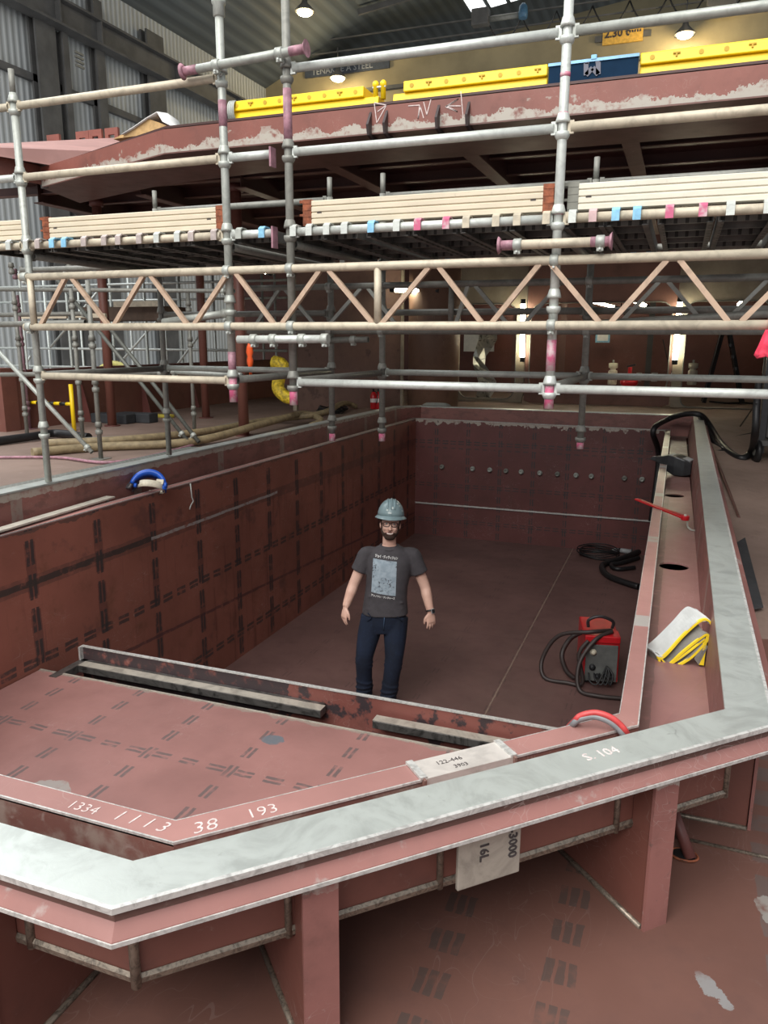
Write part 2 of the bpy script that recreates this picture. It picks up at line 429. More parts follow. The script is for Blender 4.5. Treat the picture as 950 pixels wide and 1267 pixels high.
# corner order (CCW from above): right-front, right-back, left-back, left-front, front-left, front-right
WP = [(-.10, 2.57), (-.13, 11.90), (-3.95, 11.90), (-3.95, 2.57), (-2.89, 1.51), (-1.16, 1.51)]
SZ = [1.90, 1.90, 1.925, 1.935, 1.90, 1.90]
SP = [(-.035, 2.505), (-.062, 11.985), (-4.02, 11.985), (-4.02, 2.54), (-2.92, 1.43), (-1.11, 1.43)]
RP = [(.215, 2.295), (.245, 12.18), (-4.15, 12.18), (-4.15, 2.46), (-2.95, 1.11), (-.97, 1.11)]
RP8 = [(.215, 2.295), (.2175, 3.3), (.245, 12.22), (-3.97, 12.22), (-4.17, 11.75), (-4.15, 2.46), (-2.95, 1.11), (-.97, 1.11)]
RZ8 = [2.10, 2.10, 2.10, 2.10, 2.125, 2.155, 2.10, 2.10]
GZ = 1.79

MB().prism(WP, -0.02, 0.0).build('tank_floor', M_pool, tank)
def wallpan(i, m, name='tank_wall', lab=None):
    a, b = WP[i], WP[(i+1) % 6]; za, zb = SZ[i]-.012, SZ[(i+1) % 6]-.012
    d = Vector((b[0]-a[0], b[1]-a[1], 0)).normalized(); nrm = Vector((d.y, -d.x, 0))*0.012
    q = [Vector((*a, 0)), Vector((*b, 0)), Vector((*b, zb)), Vector((*a, za))]
    o = MB().extrude(q, nrm).build(name, m, tank)
    if lab: o['label'] = lab
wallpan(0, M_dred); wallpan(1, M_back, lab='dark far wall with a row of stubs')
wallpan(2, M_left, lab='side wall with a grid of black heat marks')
wallpan(3, M_red); wallpan(4, M_red); wallpan(5, M_red)

# coping: flat strip on top of the wall, one plate per side
def ring_seg(name, A, B, zA, i, mats, th, mi=0, lab=None):
    j = (i+1) % len(A); zi, zj = zA[i], zA[j]
    vs = [(*A[i], zi), (*A[j], zj), (*B[j], zj), (*B[i], zi)]
    lo = [(x, y, z-th) for x, y, z in vs]
    o = MB().add(vs+lo, [(0, 1, 2, 3), (7, 6, 5, 4), (0, 4, 5, 1), (1, 5, 6, 2), (2, 6, 7, 3), (3, 7, 4, 0)]).build(name, mats, tank)
    if lab: o['label'] = lab
    return o
def coping_mat():
    def pat(x, y, z):
        jn = near(vabs(wrap(y, 1.6, 3.55)), 0.0, 0.075)*gt(x, -0.3)*gt(y, 2.7)
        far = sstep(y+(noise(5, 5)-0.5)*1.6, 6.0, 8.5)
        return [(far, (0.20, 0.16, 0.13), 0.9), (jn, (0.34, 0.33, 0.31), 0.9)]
    return primer('pink_coping', (0.34, 0.172, 0.155), pat, scuff=0.45, stain=(0.25, 0.11, 0.1), rough=0.42)
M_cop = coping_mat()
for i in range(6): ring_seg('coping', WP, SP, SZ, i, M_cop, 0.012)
# bright edges of the coping
sweep(MB(), WP, SZ, [(0.001, 0.001), (-0.0015, 0.001), (-0.0015, -0.006), (0.001, -0.006)]).build('coping_edge', M_silver2, tank)
sweep(MB(), SP, SZ, [(-0.003, 0.0012), (0.0015, 0.0012), (0.0015, -0.006), (-0.003, -0.006)]).build('coping_edge', M_silver2, tank)
# outer face of the coping, down into the gutter
mb = MB(); n = 6
top = [(*SP[i], SZ[i]-.005) for i in range(6)]; bot = [(*SP[i], 1.765) for i in range(6)]
SPi = offset_poly(SP, -0.01)
topi = [(SPi[i].x, SPi[i].y, SZ[i]-.012) for i in range(6)]; boti = [(SPi[i].x, SPi[i].y, 1.765) for i in range(6)]
for a, b in ((top, bot), (boti, topi), (bot, boti)):
    mb.add(a+b, [(i, (i+1) % 6, 6+(i+1) % 6, 6+i) for i in range(6)])
mb.build('gutter_inner_face', M_face, tank)
# gutter floor with round drain holes on the wide (right) side
def floor_with_holes(x0, x1, y0, y1, holes, z, x1b=None):
    """strip along y, split so that every hole sits in its own square cell"""
    mb = MB(); ys = [y0]
    for hx, hy, hr in holes: ys += [hy-hr*1.5, hy+hr*1.5]
    ys.append(y1)
    fx = lambda y: x1+((x1b if x1b is not None else x1)-x1)*(y-y0)/(y1-y0)
    for k in range(len(ys)-1):
        a, b = ys[k], ys[k+1]
        if k % 2 == 0: mb.add([(x0, a, z), (fx(a), a, z), (fx(b), b, z), (x0, b, z)], [(0, 1, 2, 3)])
        else:
            hx, hy, hr = holes[k//2]
            per = [(x0, a), (fx(a), a), (fx(b), b), (x0, b)]; out = []
            for e in range(4):
                p, q = per[e], per[(e+1) % 4]
                for t in range(6): out.append((p[0]+(q[0]-p[0])*t/6, p[1]+(q[1]-p[1])*t/6, z))
            inn = []
            for p in out:
                an = math.atan2(p[1]-hy, p[0]-hx); inn.append((hx+hr*math.cos(an), hy+hr*math.sin(an), z))
            low = [(p[0], p[1], z-.010) for p in inn]
            N = 24
            mb.add(out+inn+low, [(i, (i+1) % N, N+(i+1) % N, N+i) for i in range(N)]+[(N+i, N+(i+1) % N, 2*N+(i+1) % N, 2*N+i) for i in range(N)])
    return mb
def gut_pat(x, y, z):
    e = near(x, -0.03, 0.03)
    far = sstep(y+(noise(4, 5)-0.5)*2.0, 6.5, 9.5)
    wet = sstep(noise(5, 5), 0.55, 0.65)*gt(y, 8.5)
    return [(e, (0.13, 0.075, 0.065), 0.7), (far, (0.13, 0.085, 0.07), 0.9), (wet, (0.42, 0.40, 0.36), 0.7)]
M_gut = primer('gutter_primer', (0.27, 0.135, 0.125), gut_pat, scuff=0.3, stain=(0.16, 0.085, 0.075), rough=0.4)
GF = 1.837; GI = 1.775
g = floor_with_holes(-.045, .21, 3.3, 12.0, [(.06, 4.94, .088), (.04, 7.35, .085)], GZ, .16)
g.add([(-.045, 2.50, GI), (.21, 2.30, GF), (.21, 3.3, GZ), (-.045, 3.3, GZ)], [(0, 1, 2, 3)])
g.add([(-.045, 2.50, GI), (.21, 2.30, GF), (-.97, 1.12, GF), (-1.12, 1.43, GI)], [(0, 1, 2, 3)])
g.add([(-1.11, 1.43, GI), (-.97, 1.11, GF), (-2.95, 1.11, GF), (-2.92, 1.43, GI)], [(0, 1, 2, 3)])
g.add([(-2.92, 1.43, GI), (-2.95, 1.11, GF), (-4.2, 2.46, GZ), (-4.02, 2.54, GZ)], [(0, 1, 2, 3)])
g.add([(-4.02, 2.54, GZ), (-4.2, 2.46, GZ), (-4.2, 12.0, GZ), (-4.02, 12.0, GZ)], [(0, 1, 2, 3)])
g.add([(-4.2, 11.98, GZ), (.2, 11.98, GZ), (.24, 12.25, GZ), (-4.2, 12.25, GZ)], [(0, 1, 2, 3)])
g.build('gutter_floor', M_gut, tank, fix=False)
# rim: upright gutter wall, ground silver top plate, out-turned pink flange
sec_wall = [(-.010, -.014), (.010, -.014)]
mb = MB(); N = len(RP8)
BZ = [1.828, 1.78, 1.78, 1.78, 1.78, 1.78, 1.828, 1.828]
O1, O2 = offset_poly(RP8, -.008), offset_poly(RP8, .012)
ti = [(p.x, p.y, z-.012) for p, z in zip(O1, RZ8)]; to = [(p.x, p.y, z-.012) for p, z in zip(O2, RZ8)]
bi = [(p.x-(.055 if k == 2 else .008 if k == 1 else 0.0), p.y, BZ[k]+.008) for k, p in enumerate(O1)]; bo = [(p.x, p.y, BZ[k]) for k, p in enumerate(O2)]
mb.add(ti+bi, [(i, (i+1) % N, N+(i+1) % N, N+i) for i in range(N)], 0)
mb.add(to+bo, [(i, (i+1) % N, N+(i+1) % N, N+i) for i in range(N)], 1)
mb.add(bi+bo, [(i, (i+1) % N, N+(i+1) % N, N+i) for i in range(N)], 1)
mb.add(ti+to, [(i, (i+1) % N, N+(i+1) % N, N+i) for i in range(N)], 1)
def rim_in_pat(x, y, z):
    n = sstep(noise(5, 6, vec=stretch(1, 1, 3)), 0.5, 0.62); e = gt(z+(noise(12, 5)-0.5)*0.05, 2.085)
    st = near(vabs(wrap(y, 1.27, 3.9)), 0.0, 0.05)*gt(y, 3)
    return [(n, (0.12, 0.062, 0.052), 0.5), (st, (0.30, 0.27, 0.23), 0.55), (e, (0.45, 0.42, 0.36), 0.7)]
M_rimin = primer('rim_inner_primer', (0.24, 0.10, 0.085), rim_in_pat, scuff=0.35, rough=0.45)
mb.build('gutter_outer_wall', [M_rimin, M_red], tank)
# gutter underside
WPd = WP[:1]+[(-.1015, 3.3)]+WP[1:]; mb = MB()
ob = [(p.x, p.y, z) for p, z in zip(offset_poly([RP8[k] for k in (0, 1, 2, 3, 5, 6, 7)], .012), (1.828, 1.78, 1.78, 1.78, 1.78, 1.828, 1.828))]
mb.add([(*p, z) for p, z in zip(WPd, (1.70, 1.30, 1.20, 1.77, 1.77, 1.76, 1.76))]+ob, [(i, (i+1) % 7, 7+(i+1) % 7, 7+i) for i in range(7)])
mb.build('gutter_bottom', M_dred, tank)
o = sweep(MB(), RP8, RZ8, [(-.012, 0), (.112, 0), (.116, -.003), (.116, -.012), (-.012, -.012)]).build('rim_plate', M_silver, tank); o['label'] = 'wide ground bare steel rim plate'
sweep(MB(), RP8, RZ8, [(.109, .0012), (.1182, .0006), (.1182, -.0125), (.109, -.0125)]).build('rim_edge', M_silver2, tank)
def fl_pat(x, y, z): return [(sstep(noise(9, 5), 0.58, 0.66), (0.36, 0.33, 0.31), 0.6)]
M_fl = primer('pink_flange', (0.265, 0.12, 0.105), fl_pat, scuff=0.25, stain=(0.2, 0.1, 0.09), rough=0.38)
sweep(MB(), RP8, RZ8, [(.085, -.012), (.103, -.012), (.104, -.034), (.130, -.062), (.1315, -.070), (.115, -.070), (.085, -.035)]).build('rim_flange', M_fl, tank)
sweep(MB(), RP8, RZ8, [(.128, -.0635), (.1330, -.0645), (.1330, -.0735), (.113, -.0735), (.113, -.070), (.128, -.070)]).build('flange_edge', M_silver2, tank)
rf = MB()
ys = (2.30, 12.2)
q = [Vector((.215+.0036*(y-2.3)*.8+u, y, 2.10+w)) for y in ys for u, w in ((.108, -.034), (.112, -.028), (.158, -.060), (.160, -.070), (.146, -.072))]
rf.add(q, [(i, (i+1) % 5, 5+(i+1) % 5, 5+i) for i in range(5)]+[(4, 3, 2, 1, 0), (5, 6, 7, 8, 9)]); o = rf.build('rim_flange', M_fl, tank); o['label'] = 'wider flange along the right side'
sweep(MB(), RP8, RZ8, [(.098, -.013), (.1055, -.013), (.1075, -.036), (.098, -.036)]).build('flange_root', primer('brown_root', (.11, .055, .045), None, scuff=.5, scufflo=.55), tank)
# weld bead along the lower edge of the gutter box + upright beads where panels join
sweep(MB(), offset_poly(RP8, .012), [b+.012 for b in BZ], [(-.012, -.012), (.006, -.012), (.008, .002), (.002, .010), (-.004, .006)]).build('weld_bead', M_bead, tank)
def diag(t, u):  # point on the front-right chamfer: t runs right/back, u outward from the rim's inner edge line
    return Vector(((2*t-2.08)/2+u*.7071, (2*t+2.08)/2-u*.7071, 0))
for t in (.30, .575, .965):
    p = diag(t, .014)
    MB().tube([(p.x, p.y, 1.825), (p.x, p.y, 2.06)], .009, 8).build('weld_bead', M_bead, tank)
for x, y in ((-.962, 1.09), (-1.25, 1.097), (.225, 2.29)):
    MB().tube([(x, y, 1.825), (x, y, 2.06)], .011, 8).build('weld_bead', M_bead, tank)
# brackets under the rim
DZ = 1.55
def bracket(c, d, w=.070, ln_out=.085, ln_in=.36, zi=1.822):
    """solid plate bracket at point c on the gutter wall line, d = outward direction"""
    d = Vector((*d, 0)).normalized(); s = Vector((-d.y, d.x, 0)); c = Vector((c[0], c[1], 0))
    prof = [(-ln_in, DZ), (ln_out, DZ), (ln_out+.004, 2.035), (.013, 2.035), (.013, zi), (-.06, min(zi, 1.772)), (-ln_in, min(zi, 1.75))]
    poly = [c+d*u+Vector((0, 0, z))-s*w/2 for u, z in prof]
    mb = MB().extrude(poly, s*w)
    o = mb.build('bracket', M_red, tank, bevel=.003)
    def pat_top(x, y, z): return [(gt(z+(noise(22, 5)-0.5)*0.06, 1.985), (0.38, 0.33, 0.29), 0.85), (sstep(noise(12, 6), 0.6, 0.64), (0.12, 0.08, 0.07), 0.7)]
    fl = MB().obox(c+d*(ln_out+.008)+Vector((0, 0, (DZ+2.035)/2)), d*.005, s*(w/2+.006), Vector((0, 0, (2.035-DZ)/2)))
    f = fl.build('bracket_face', primer('bracket_face_primer', (0.27, 0.115, 0.10), pat_top, scuff=0.45), tank)
    f2 = MB().tube([c+d*u+s*(-w/2-.004)+Vector((0, 0, DZ+.004)) for u in (-ln_in, -.1, ln_out)], .009, 8)
    f2.build('weld_bead', M_bead, tank)
    MB().tube([c+d*u+s*(w/2+.004)+Vector((0, 0, DZ+.004)) for u in (-ln_in, -.1, ln_out)], .009, 8).build('weld_bead', M_bead, tank)
p = diag(1.03, 0); bracket((p.x, p.y), (1, -1))
p = diag(.335, 0); bracket((p.x, p.y), (1, -1))
bracket((-1.325, 1.11), (0, -1)); bracket((.232, 2.60), (1, 0), .03, .10, .32, 1.80)
bracket((-2.1, 1.11), (0, -1)); bracket((.24, 4.4), (1, 0), .03, .08, .3, 1.765); bracket((.24, 6.4), (1, 0), .03, .08, .25, 1.765)
# marked plate tacked to the gutter box
p0, p1 = diag(.578, .088), diag(.702, .088)
nrm = Vector((.7071, -.7071, 0)); sd = (p1-p0).normalized()
pc = (p0+p1)/2
mp = MB().obox(pc+Vector((0, 0, 1.951)), nrm*.006, sd*(p1-p0).length/2, Vector((0, 0, .080))).build('marked_plate', M_mill, tank, bevel=.003)
mp['label'] = 'bare beige steel plate with black stamped numbers'

def text(name, body, size, origin, ux, uz, mat, parent, depth=.0015, align='LEFT', tick=0.0, shear=0.0):
    """lettering as real mesh; ux = reading direction, uz = up direction of the letters"""
    cu = bpy.data.curves.new(name, 'FONT'); cu.body = body; cu.size = size; cu.extrude = depth; cu.align_x = align; cu.resolution_u = 2; cu.shear = shear
    if tick: cu.offset = tick
    t = bpy.data.objects.new(name+'_tmp', cu); COL.objects.link(t)
    dg = bpy.context.evaluated_depsgraph_get(); dg.update()
    me = bpy.data.meshes.new_from_object(t.evaluated_get(dg)); bpy.data.objects.remove(t); bpy.data.curves.remove(cu)
    ux, uz = Vector(ux).normalized(), Vector(uz).normalized(); un = ux.cross(uz)
    off = _base[parent.name] if parent is not None else Vector((0, 0, 0))
    for v in me.vertices: v.co = Vector(origin)-off+ux*v.co.x+uz*v.co.y+un*v.co.z
    me.materials.clear(); me.materials.append(mat)
    o = bpy.data.objects.new(name, me); COL.objects.link(o)
    if parent is not None: o.parent = parent
    _base[o.name] = off
    return o
nf = nrm*.0067
q = p0+(p1-p0)*.80+Vector((0, 0, 1.999))+nf
text('stamped_number', '-3000', .034, q, (0, 0, -1), sd, M_ink, mp, tick=.0006)
q = p0+(p1-p0)*.34+Vector((0, 0, 1.985))+nf
text('stamped_number', '16L', .034, q, (0, 0, -1), sd, M_ink, mp, tick=.0006)

# silver insert in the front coping with pencilled numbers, and chalk numbers beside it
def cop(t, v):  # t along the chamfer (x+y)/2, v = 0 inner .. 1 outer edge
    a = 2.67+(2.54-2.67)*v; return Vector(((2*t-a)/2, (2*t+a)/2, 1.9))
t0, t1 = .665, .885
ins = MB()
vs = [cop(t0, -.02), cop(t1, -.02), cop(t1, 1.03), cop(t0, 1.03)]
ins.extrude([v+Vector((0, 0, .0045)) for v in vs][::-1], (0, 0, -.004))
dn = Vector((.7071, -.7071, 0)); along = Vector((.7071, .7071, 0))
fc = [cop(t0, 1.03), cop(t1, 1.03)]
ins.extrude([fc[0]+Vector((0, 0, .004)), fc[1]+Vector((0, 0, .004)), fc[1]+Vector((0, 0, -.06)), fc[0]+Vector((0, 0, -.06))], dn*.003)
io = ins.build('coping_insert', metal('pale_insert_steel', (0.62, 0.58, 0.54), 0.5, 0.35, 5, 0.2), tank); io['label'] = 'short pale bare steel piece let into the pink coping'
for t in (t0, t1):
    MB().bar(cop(t, -.05)+Vector((0, 0, .006)), cop(t, 1.05)+Vector((0, 0, .006)), .022, .008).build('weld_seam', M_silver2, tank)
    MB().bar(cop(t, 1.06)+Vector((0, 0, .006)), cop(t, 1.06)+Vector((0, 0, -.07)), .022, .008, up=along).build('weld_seam', M_face, tank)
up_in = -dn
text('pencil_number', '122-446', .027, cop(.715, .50)+Vector((0, 0, .0052)), along, up_in, M_ink, io, depth=.0003)
text('pencil_number', '3903', .024, cop(.745, .88)+Vector((0, 0, .0052)), along, up_in, M_ink, io, depth=.0003)
ch = []
def chalk(body, size, t, v, **k): return text('chalk_mark', body, size, cop(t, v)+Vector((0, 0, .0008)), along, up_in, M_chalk, tank, depth=.0004, tick=-.0006, **k)
chalk('193', .06, .30, .78); chalk('38', .07, .195, .86, shear=.2)
text('chalk_mark', '1334', .05, (-1.48, 1.452, 1.9008), (1, 0, 0), (0, 1, 0), M_chalk, tank, depth=.0004, tick=-.0005)
text('chalk_mark', '1 1 1 3', .06, (-1.33, 1.455, 1.9008), (1, 0, 0), (0, 1, 0), M_chalk, tank, depth=.0004, tick=-.0005, shear=.2)
text('chalk_mark', 'S. 104', .045, diag(.86, .055)+Vector((0, 0, 2.1004)), along, up_in, M_chalk, tank, depth=.0004)
# ground patch on the outer face below the corner
# ------------------------------------------------ step shelf and riser
SHZ = .94
MB().prism([(-3.94, 3.77), (-3.94, 2.575), (-2.885, 1.52), (-1.165, 1.52), (-.11, 2.575), (-.11, 3.77)], SHZ-.012, SHZ).build('step_shelf', M_shelf, tank)
rs = MB().box((-3.80, 4.015, 0), (-.11, 4.03, 1.035)); rs.build('step_riser', M_burnt, tank)
MB().box((-3.80, 4.010, 1.033), (-.11, 4.035, 1.041)).build('riser_edge', M_silver2, tank)
# blackened frame round the slot in front of the riser
fr = MB(); fr.box((-3.80, 3.985, .925), (-1.90, 4.012, .945)); fr.build('slot_frame', M_bar, tank)
lb = MB().box((-3.74, 3.905, .895), (-1.885, 3.985, .945)); o = lb.build('slot_bar', M_bar, tank, bevel=.004); o['label'] = 'blackened square bar, left of two'
rb = MB().box((-1.545, 3.905, .895), (-.30, 3.985, .945)); o = rb.build('slot_bar', M_bar, tank, bevel=.004); o['label'] = 'blackened square bar, right of two'
MB().box((-3.74, 3.908, .9452), (-1.885, 3.980, .947)).build('bar_top', M_mill, tank); MB().box((-1.545, 3.908, .9452), (-.30, 3.980, .947)).build('bar_top', M_mill, tank)
MB().box((-3.80, 3.70, .89), (-3.74, 4.012, .945)).build('slot_frame', M_bar, tank)
MB().box((-3.80, 3.985, .945), (-3.785, 4.03, 1.04)).build('riser_end', M_silver2, tank)
MB().box((-3.94, 3.76, .93), (-.11, 3.775, .944)).build('shelf_edge', M_mill, tank)
# ------------------------------------------------ row of stubs on the far wall
for i, x in enumerate((-3.49, -2.98, -2.70, -2.44, -2.20, -1.91, -1.64, -1.36, -1.13, -.65, -.40)):
    MB().lathe((x, 11.89, 1.16), [(.040, 0), (.040, -.008), (.028, -.010), (.028, -.050), (.018, -.050), (.018, -.02)], axis=(0, 1, 0), n=14).build('pipe_stub', M_galv if i % 3 else M_galvd, tank)
MB().box((-3.93, 11.875, .527), (-.13, 11.888, .545)).build('wall_seam', M_silver2, tank)
# small hook hanging on the left wall below the coping
hk = MB().tube([(-3.942, 5.62, 1.92), (-3.935, 5.62, 1.80), (-3.935, 5.64, 1.76), (-3.935, 5.60, 1.73), (-3.93, 5.57, 1.70)], .006, 6)
hk.build('wall_hook', M_galvw, tank)

# ================================================================== DECKS
DP = [(-.11, 2.60, 1.55), (-.11, 4.2, 1.55), (.23, 4.4, 1.56), (.24, 12.3, 1.95), (-4.24, 12.3, 1.95), (-4.29, 4.2, 1.95), (-4.29, 2.6, 1.95), (-3.93, 2.56, 1.55), (-2.89, 1.52, 1.55), (-1.16, 1.52, 1.55)]
OP = [(6, 2.0, 1.55), (6, 4.2, 1.55), (6, 5.5, 1.56), (6, 24, 1.95), (-14, 24, 1.95), (-14, 4.2, 1.95), (-14, 2.6, 1.95), (-14, 2.55, 1.55), (-6, -4, 1.55), (5, -4, 1.55)]
mb = MB()
for i in range(10):
    j = (i+1) % 10
    mb.add([DP[i], DP[j], OP[j], OP[i]], [(0, 1, 2, 3)], 1 if i in (2, 3, 4, 5) else 0)
dk = mb.build('floor', [M_deck, M_dusty], None)
tag(dk, kind='structure')
# raised plate seam and cut-out beside the right bracket
sm = MB().tube([(.10, 2.45, 1.553), (1.2, 2.42, 1.553)], .006, 6).build('trim_1', M_bead, None); tag(sm, kind='structure')
# ================================================================== SCAFFOLD
YF, YR, TR = 4.20, 5.65, 0.0238
def std(name, x, y, z0, z1, levels, mat, label, spigot=True, pink=None, group='scaffold standards', joint=None):
    t = thing(name, label, 'scaffold pole', (x, y, z0), group)
    MB().pipe((x, y, z0), (x, y, z1), TR, n=14).build('tube', mat, t)
    for z in levels:
        # captive top cup above a fixed bottom cup
        MB().lathe((x, y, z), [(.0245, .068), (.028, .064), (.036, .034), (.037, .022), (.031, .022)], n=14).build('top_cup', mat, t)
        MB().lathe((x, y, z), [(.029, -.020), (.037, -.020), (.038, -.036), (.030, -.052), (.0245, -.056)], n=14).build('bottom_cup', mat, t)
    if joint:
        MB().lathe((x, y, joint), [(.0245, -.05), (.033, -.045), (.033, .01), (.040, .02), (.040, .035), (.0245, .04)], n=14).build('joint_collar', mat, t)
    if pink:
        o = MB().cyl((x, y, z0-.001), (x, y, z0+pink), TR+.0012, n=14).build('painted_end', M_pinkp, t); o['label'] = 'pink painted lower end'
    if spigot:
        MB().pipe((x, y, z1-.01), (x, y, z1+.14), .019, n=12).build('spigot', M_galvd, t)
    return t
def ledger(x0, x1, y, z, mat, label, z2=None, group='scaffold ledgers', cut=.030, y1=None, r=TR):
    y1 = y if y1 is None else y1; z2 = z if z2 is None else z2
    p, q = Vector((x0, y, z)), Vector((x1, y1, z2)); d = (q-p).normalized()
    t = thing('scaffold_ledger', label, 'scaffold tube', tuple((p+q)/2), group)
    MB().pipe(p+d*(cut+.012), q-d*(cut+.012), r, n=14).build('tube', mat, t)
    for e, s in ((p, 1), (q, -1)):
        a = e+d*s*(cut+.026); b = e+d*s*(cut-.004)
        MB().bar(a, b, .016, .062).build('blade_end', mat, t)
    return t
def coupler(parent, c, ax, ax2=None, off=(0, 0, .052), mat=None, bolt=(0, -1, 0)):
    """two hinged half shells round a tube with a T-bolt; ax = direction of the tube it grips"""
    mat = mat or M_galv; c = Vector(c); ax = Vector(ax).normalized(); bolt = Vector(bolt).normalized()
    mb = MB(); mb.tube([c-ax*.022, c-ax*.018, c+ax*.018, c+ax*.022], [.027, .0315, .0315, .027], 14)
    s = ax.cross(bolt).normalized()
    mb.obox(c+s*.034, ax*.016, bolt*.012, s*.010)
    o = mb.build('coupler', mat, parent)
    b = MB().cyl(c+s*.034+bolt*.03, c+s*.034-bolt*.045, .0055, n=8)
    b.cyl(c+s*.034-bolt*.030, c+s*.034-bolt*.042, .012, n=6)
    b.build('bolt', M_galvw, o)
    return o
LV = (4.62, 4.19, 3.762, 3.35, 2.905)
P1 = (-4.165, 4.225); P2 = (-2.595, YF); P3 = (-2.175, YF); P4 = (-.645, YF); P5 = (.90, YF)
s1 = std('scaffold_standard', *P1, 2.157, 4.70, LV[:3]+(2.905, 2.52), M_galv, 'leftmost near scaffold pole, its foot behind the left rim of the pool', spigot=True)
s2 = std('scaffold_standard', *P2, 2.775, 5.5, LV, M_galv, 'near grey scaffold pole with mauve foot, left of the close pair in the middle', pink=.17, spigot=False, joint=4.98)
s3 = std('scaffold_standard', *P3, 2.77, 5.5, (4.60, 4.19, 3.762, 2.905), M_galvd, 'near brownish scaffold pole ending above the pool, right of the close pair', pink=.11, spigot=False)
s4 = std('scaffold_standard', *P4, 2.80, 5.5, LV, M_galvw, 'near whitish scaffold pole smeared with pink paint, right of the centre', pink=.12, spigot=False)
s5 = std('scaffold_standard', *P5, 2.80, 5.5, LV, M_galv, 'near scaffold pole beyond the right edge of the bays', spigot=False)
for t, px, z0, z1, m in ((s4, P4, 4.42, 4.44, M_pinkp), (s4, P4, 4.22, 4.26, M_pinkp), (s4, P4, 3.0, 3.16, M_pinkp), (s4, P4, 3.78, 3.83, M_pinkp), (s2, P2, 4.36, 4.50, M_mauve), (s3, P3, 4.24, 4.52, M_mauve), (s2, P2, 2.96, 3.08, M_mauve)):
    MB().cyl((*px, z0), (*px, z1), TR+.001, n=14).build('paint_smear', m, t)
# ledgers
nm = {LV[0]: 'top guard rail', LV[1]: 'middle guard rail', LV[2]: 'deck-level tube under the coloured hooks', LV[4]: 'lowest rail'}
bays = [((-5.7, YF), P1, 'far left bay'), (P1, P2, 'left bay'), (P3, P4, 'middle bay'), (P4, P5, 'right bay')]
LM = {(0, 0): M_warm, (1, 0): M_warm, (2, 0): M_galvw, (3, 0): M_galv, (0, 1): M_galvw, (1, 1): M_warm, (2, 1): M_galvw, (3, 1): M_warm,
      (0, 2): M_warm, (1, 2): M_warm, (2, 2): M_galvw, (3, 2): M_warm, (1, 4): M_warm, (2, 4): M_galvw, (3, 4): M_galvw}
for bi, (a, b, bn) in enumerate(bays):
    for li in (0, 1, 2, 4):
        if (bi, li) not in LM: continue
        z = LV[li]
        ledger(a[0], b[0], a[1], z, LM[(bi, li)], 'near scaffold tube: %s of the %s' % (nm[z], bn), y1=b[1])
# stubs in the narrow bay
def stub(z, x1, label, hang):
    t = thing('scaffold_ledger', label, 'scaffold tube', (-2.5, YF, z), 'scaffold ledgers')
    MB().pipe((P2[0]+.04, YF, z), (x1, YF, z), TR, n=14).build('tube', M_galvw, t)
    MB().bar((P2[0]+.055, YF, z), (P2[0]+.025, YF, z), .016, .062).build('blade_end', M_galvw, t)
    MB().box((x1-.004, YF-.03, z-hang), (x1+.008, YF+.03, z+.035)).build('end_plate', M_mauve, t)
stub(LV[1], -2.28, 'short stub tube with a hanging end plate at middle rail height between the close pair', .07)
stub(LV[2], -2.28, 'short stub tube with a hanging end plate at deck height between the close pair', .085)
# loose tubes clamped to the frame
def loose(p, q, mat, label, ends=None, flange=True, r=TR, clamps=()):
    p, q = Vector(p), Vector(q); d = (q-p).normalized()
    t = thing('scaffold_tube', label, 'scaffold tube', tuple((p+q)/2), 'loose scaffold tubes')
    MB().pipe(p, q, r, n=14).build('tube', mat, t)
    if ends:
        for e, s in ((p, 1), (q, -1)):
            MB().cyl(e-d*s*.001, e+d*s*.09, r+.001, n=14).build('painted_end', ends, t)
            if flange: MB().cyl(e-d*s*.012, e+d*s*.002, .045, .03 if s > 0 else .03, n=14).build('end_flange', ends, t)
    for c in clamps: coupler(t, p+d*c*(q-p).length, d)
    return t
loose((-2.80, 4.135, 4.655), (-2.03, 4.135, 4.685), M_galv, 'pink-ended tube with flanges tying the close pair together near the top', M_mauve, clamps=(.28, .80))
loose((-.915, 4.105, 3.632), (-.375, 4.105, 3.632), M_warm, 'short tube with rusty end clamped above the lattice girder, below the deck hooks', M_mauve, clamps=(.16, .92))
loose((-2.49, 4.105, 3.155), (-1.90, 4.105, 3.16), M_galvw, 'short white tube clamped under the lattice girder', None, clamps=(.18, .40, .72, .97))
loose((-3.13, 4.26, 3.262), (-2.63, 4.26, 3.315), M_galv, 'short grey tube sloping up to the left of the close pair', None, clamps=(.93,))
loose((-2.57, 5.60, 3.155), (-2.25, 5.60, 3.16), M_galvd, 'short dark open-ended tube beyond the white one', None, clamps=(.6,))
loose((-.55, 5.0, 3.255), (1.2, 5.0, 3.355), M_galvd, 'long grey tube sloping up to the right behind the lattice girder', None)
# lattice girders
def lattice(y, x0, x1, nodes_up, nodes_lo, posts, zu, zl, mats, label, clampx):
    t = thing('lattice_girder', label, 'lattice girder', ((x0+x1)/2, y, zl), 'lattice girders')
    for z in (zu, zl):
        o = MB().pipe((x0, y, z), (x1, y, z), TR, n=14).build('chord', mats[0], t)
    for x in posts: MB().pipe((x, y, zl+.01), (x, y, zu-.01), .021, n=12).build('post', mats[0], t)
    ups = sorted(nodes_up); los = sorted(nodes_lo); h = .028
    for u in ups:
        l = max([q for q in los if q < u], default=None); r = min([q for q in los if q > u], default=None)
        if l is not None: MB().bar((u-h, y, zu-.015), (l+h, y, zl+.015), .026, .026, up=(0, 1, 0)).build('brace', mats[1], t)
        if r is not None: MB().bar((u+h, y, zu-.015), (r-h, y, zl+.015), .026, .026, up=(0, 1, 0)).build('brace', mats[1], t)
    for x in clampx:
        for z in (zu, zl): coupler(t, (x, y, z), (1, 0, 0))
    return t
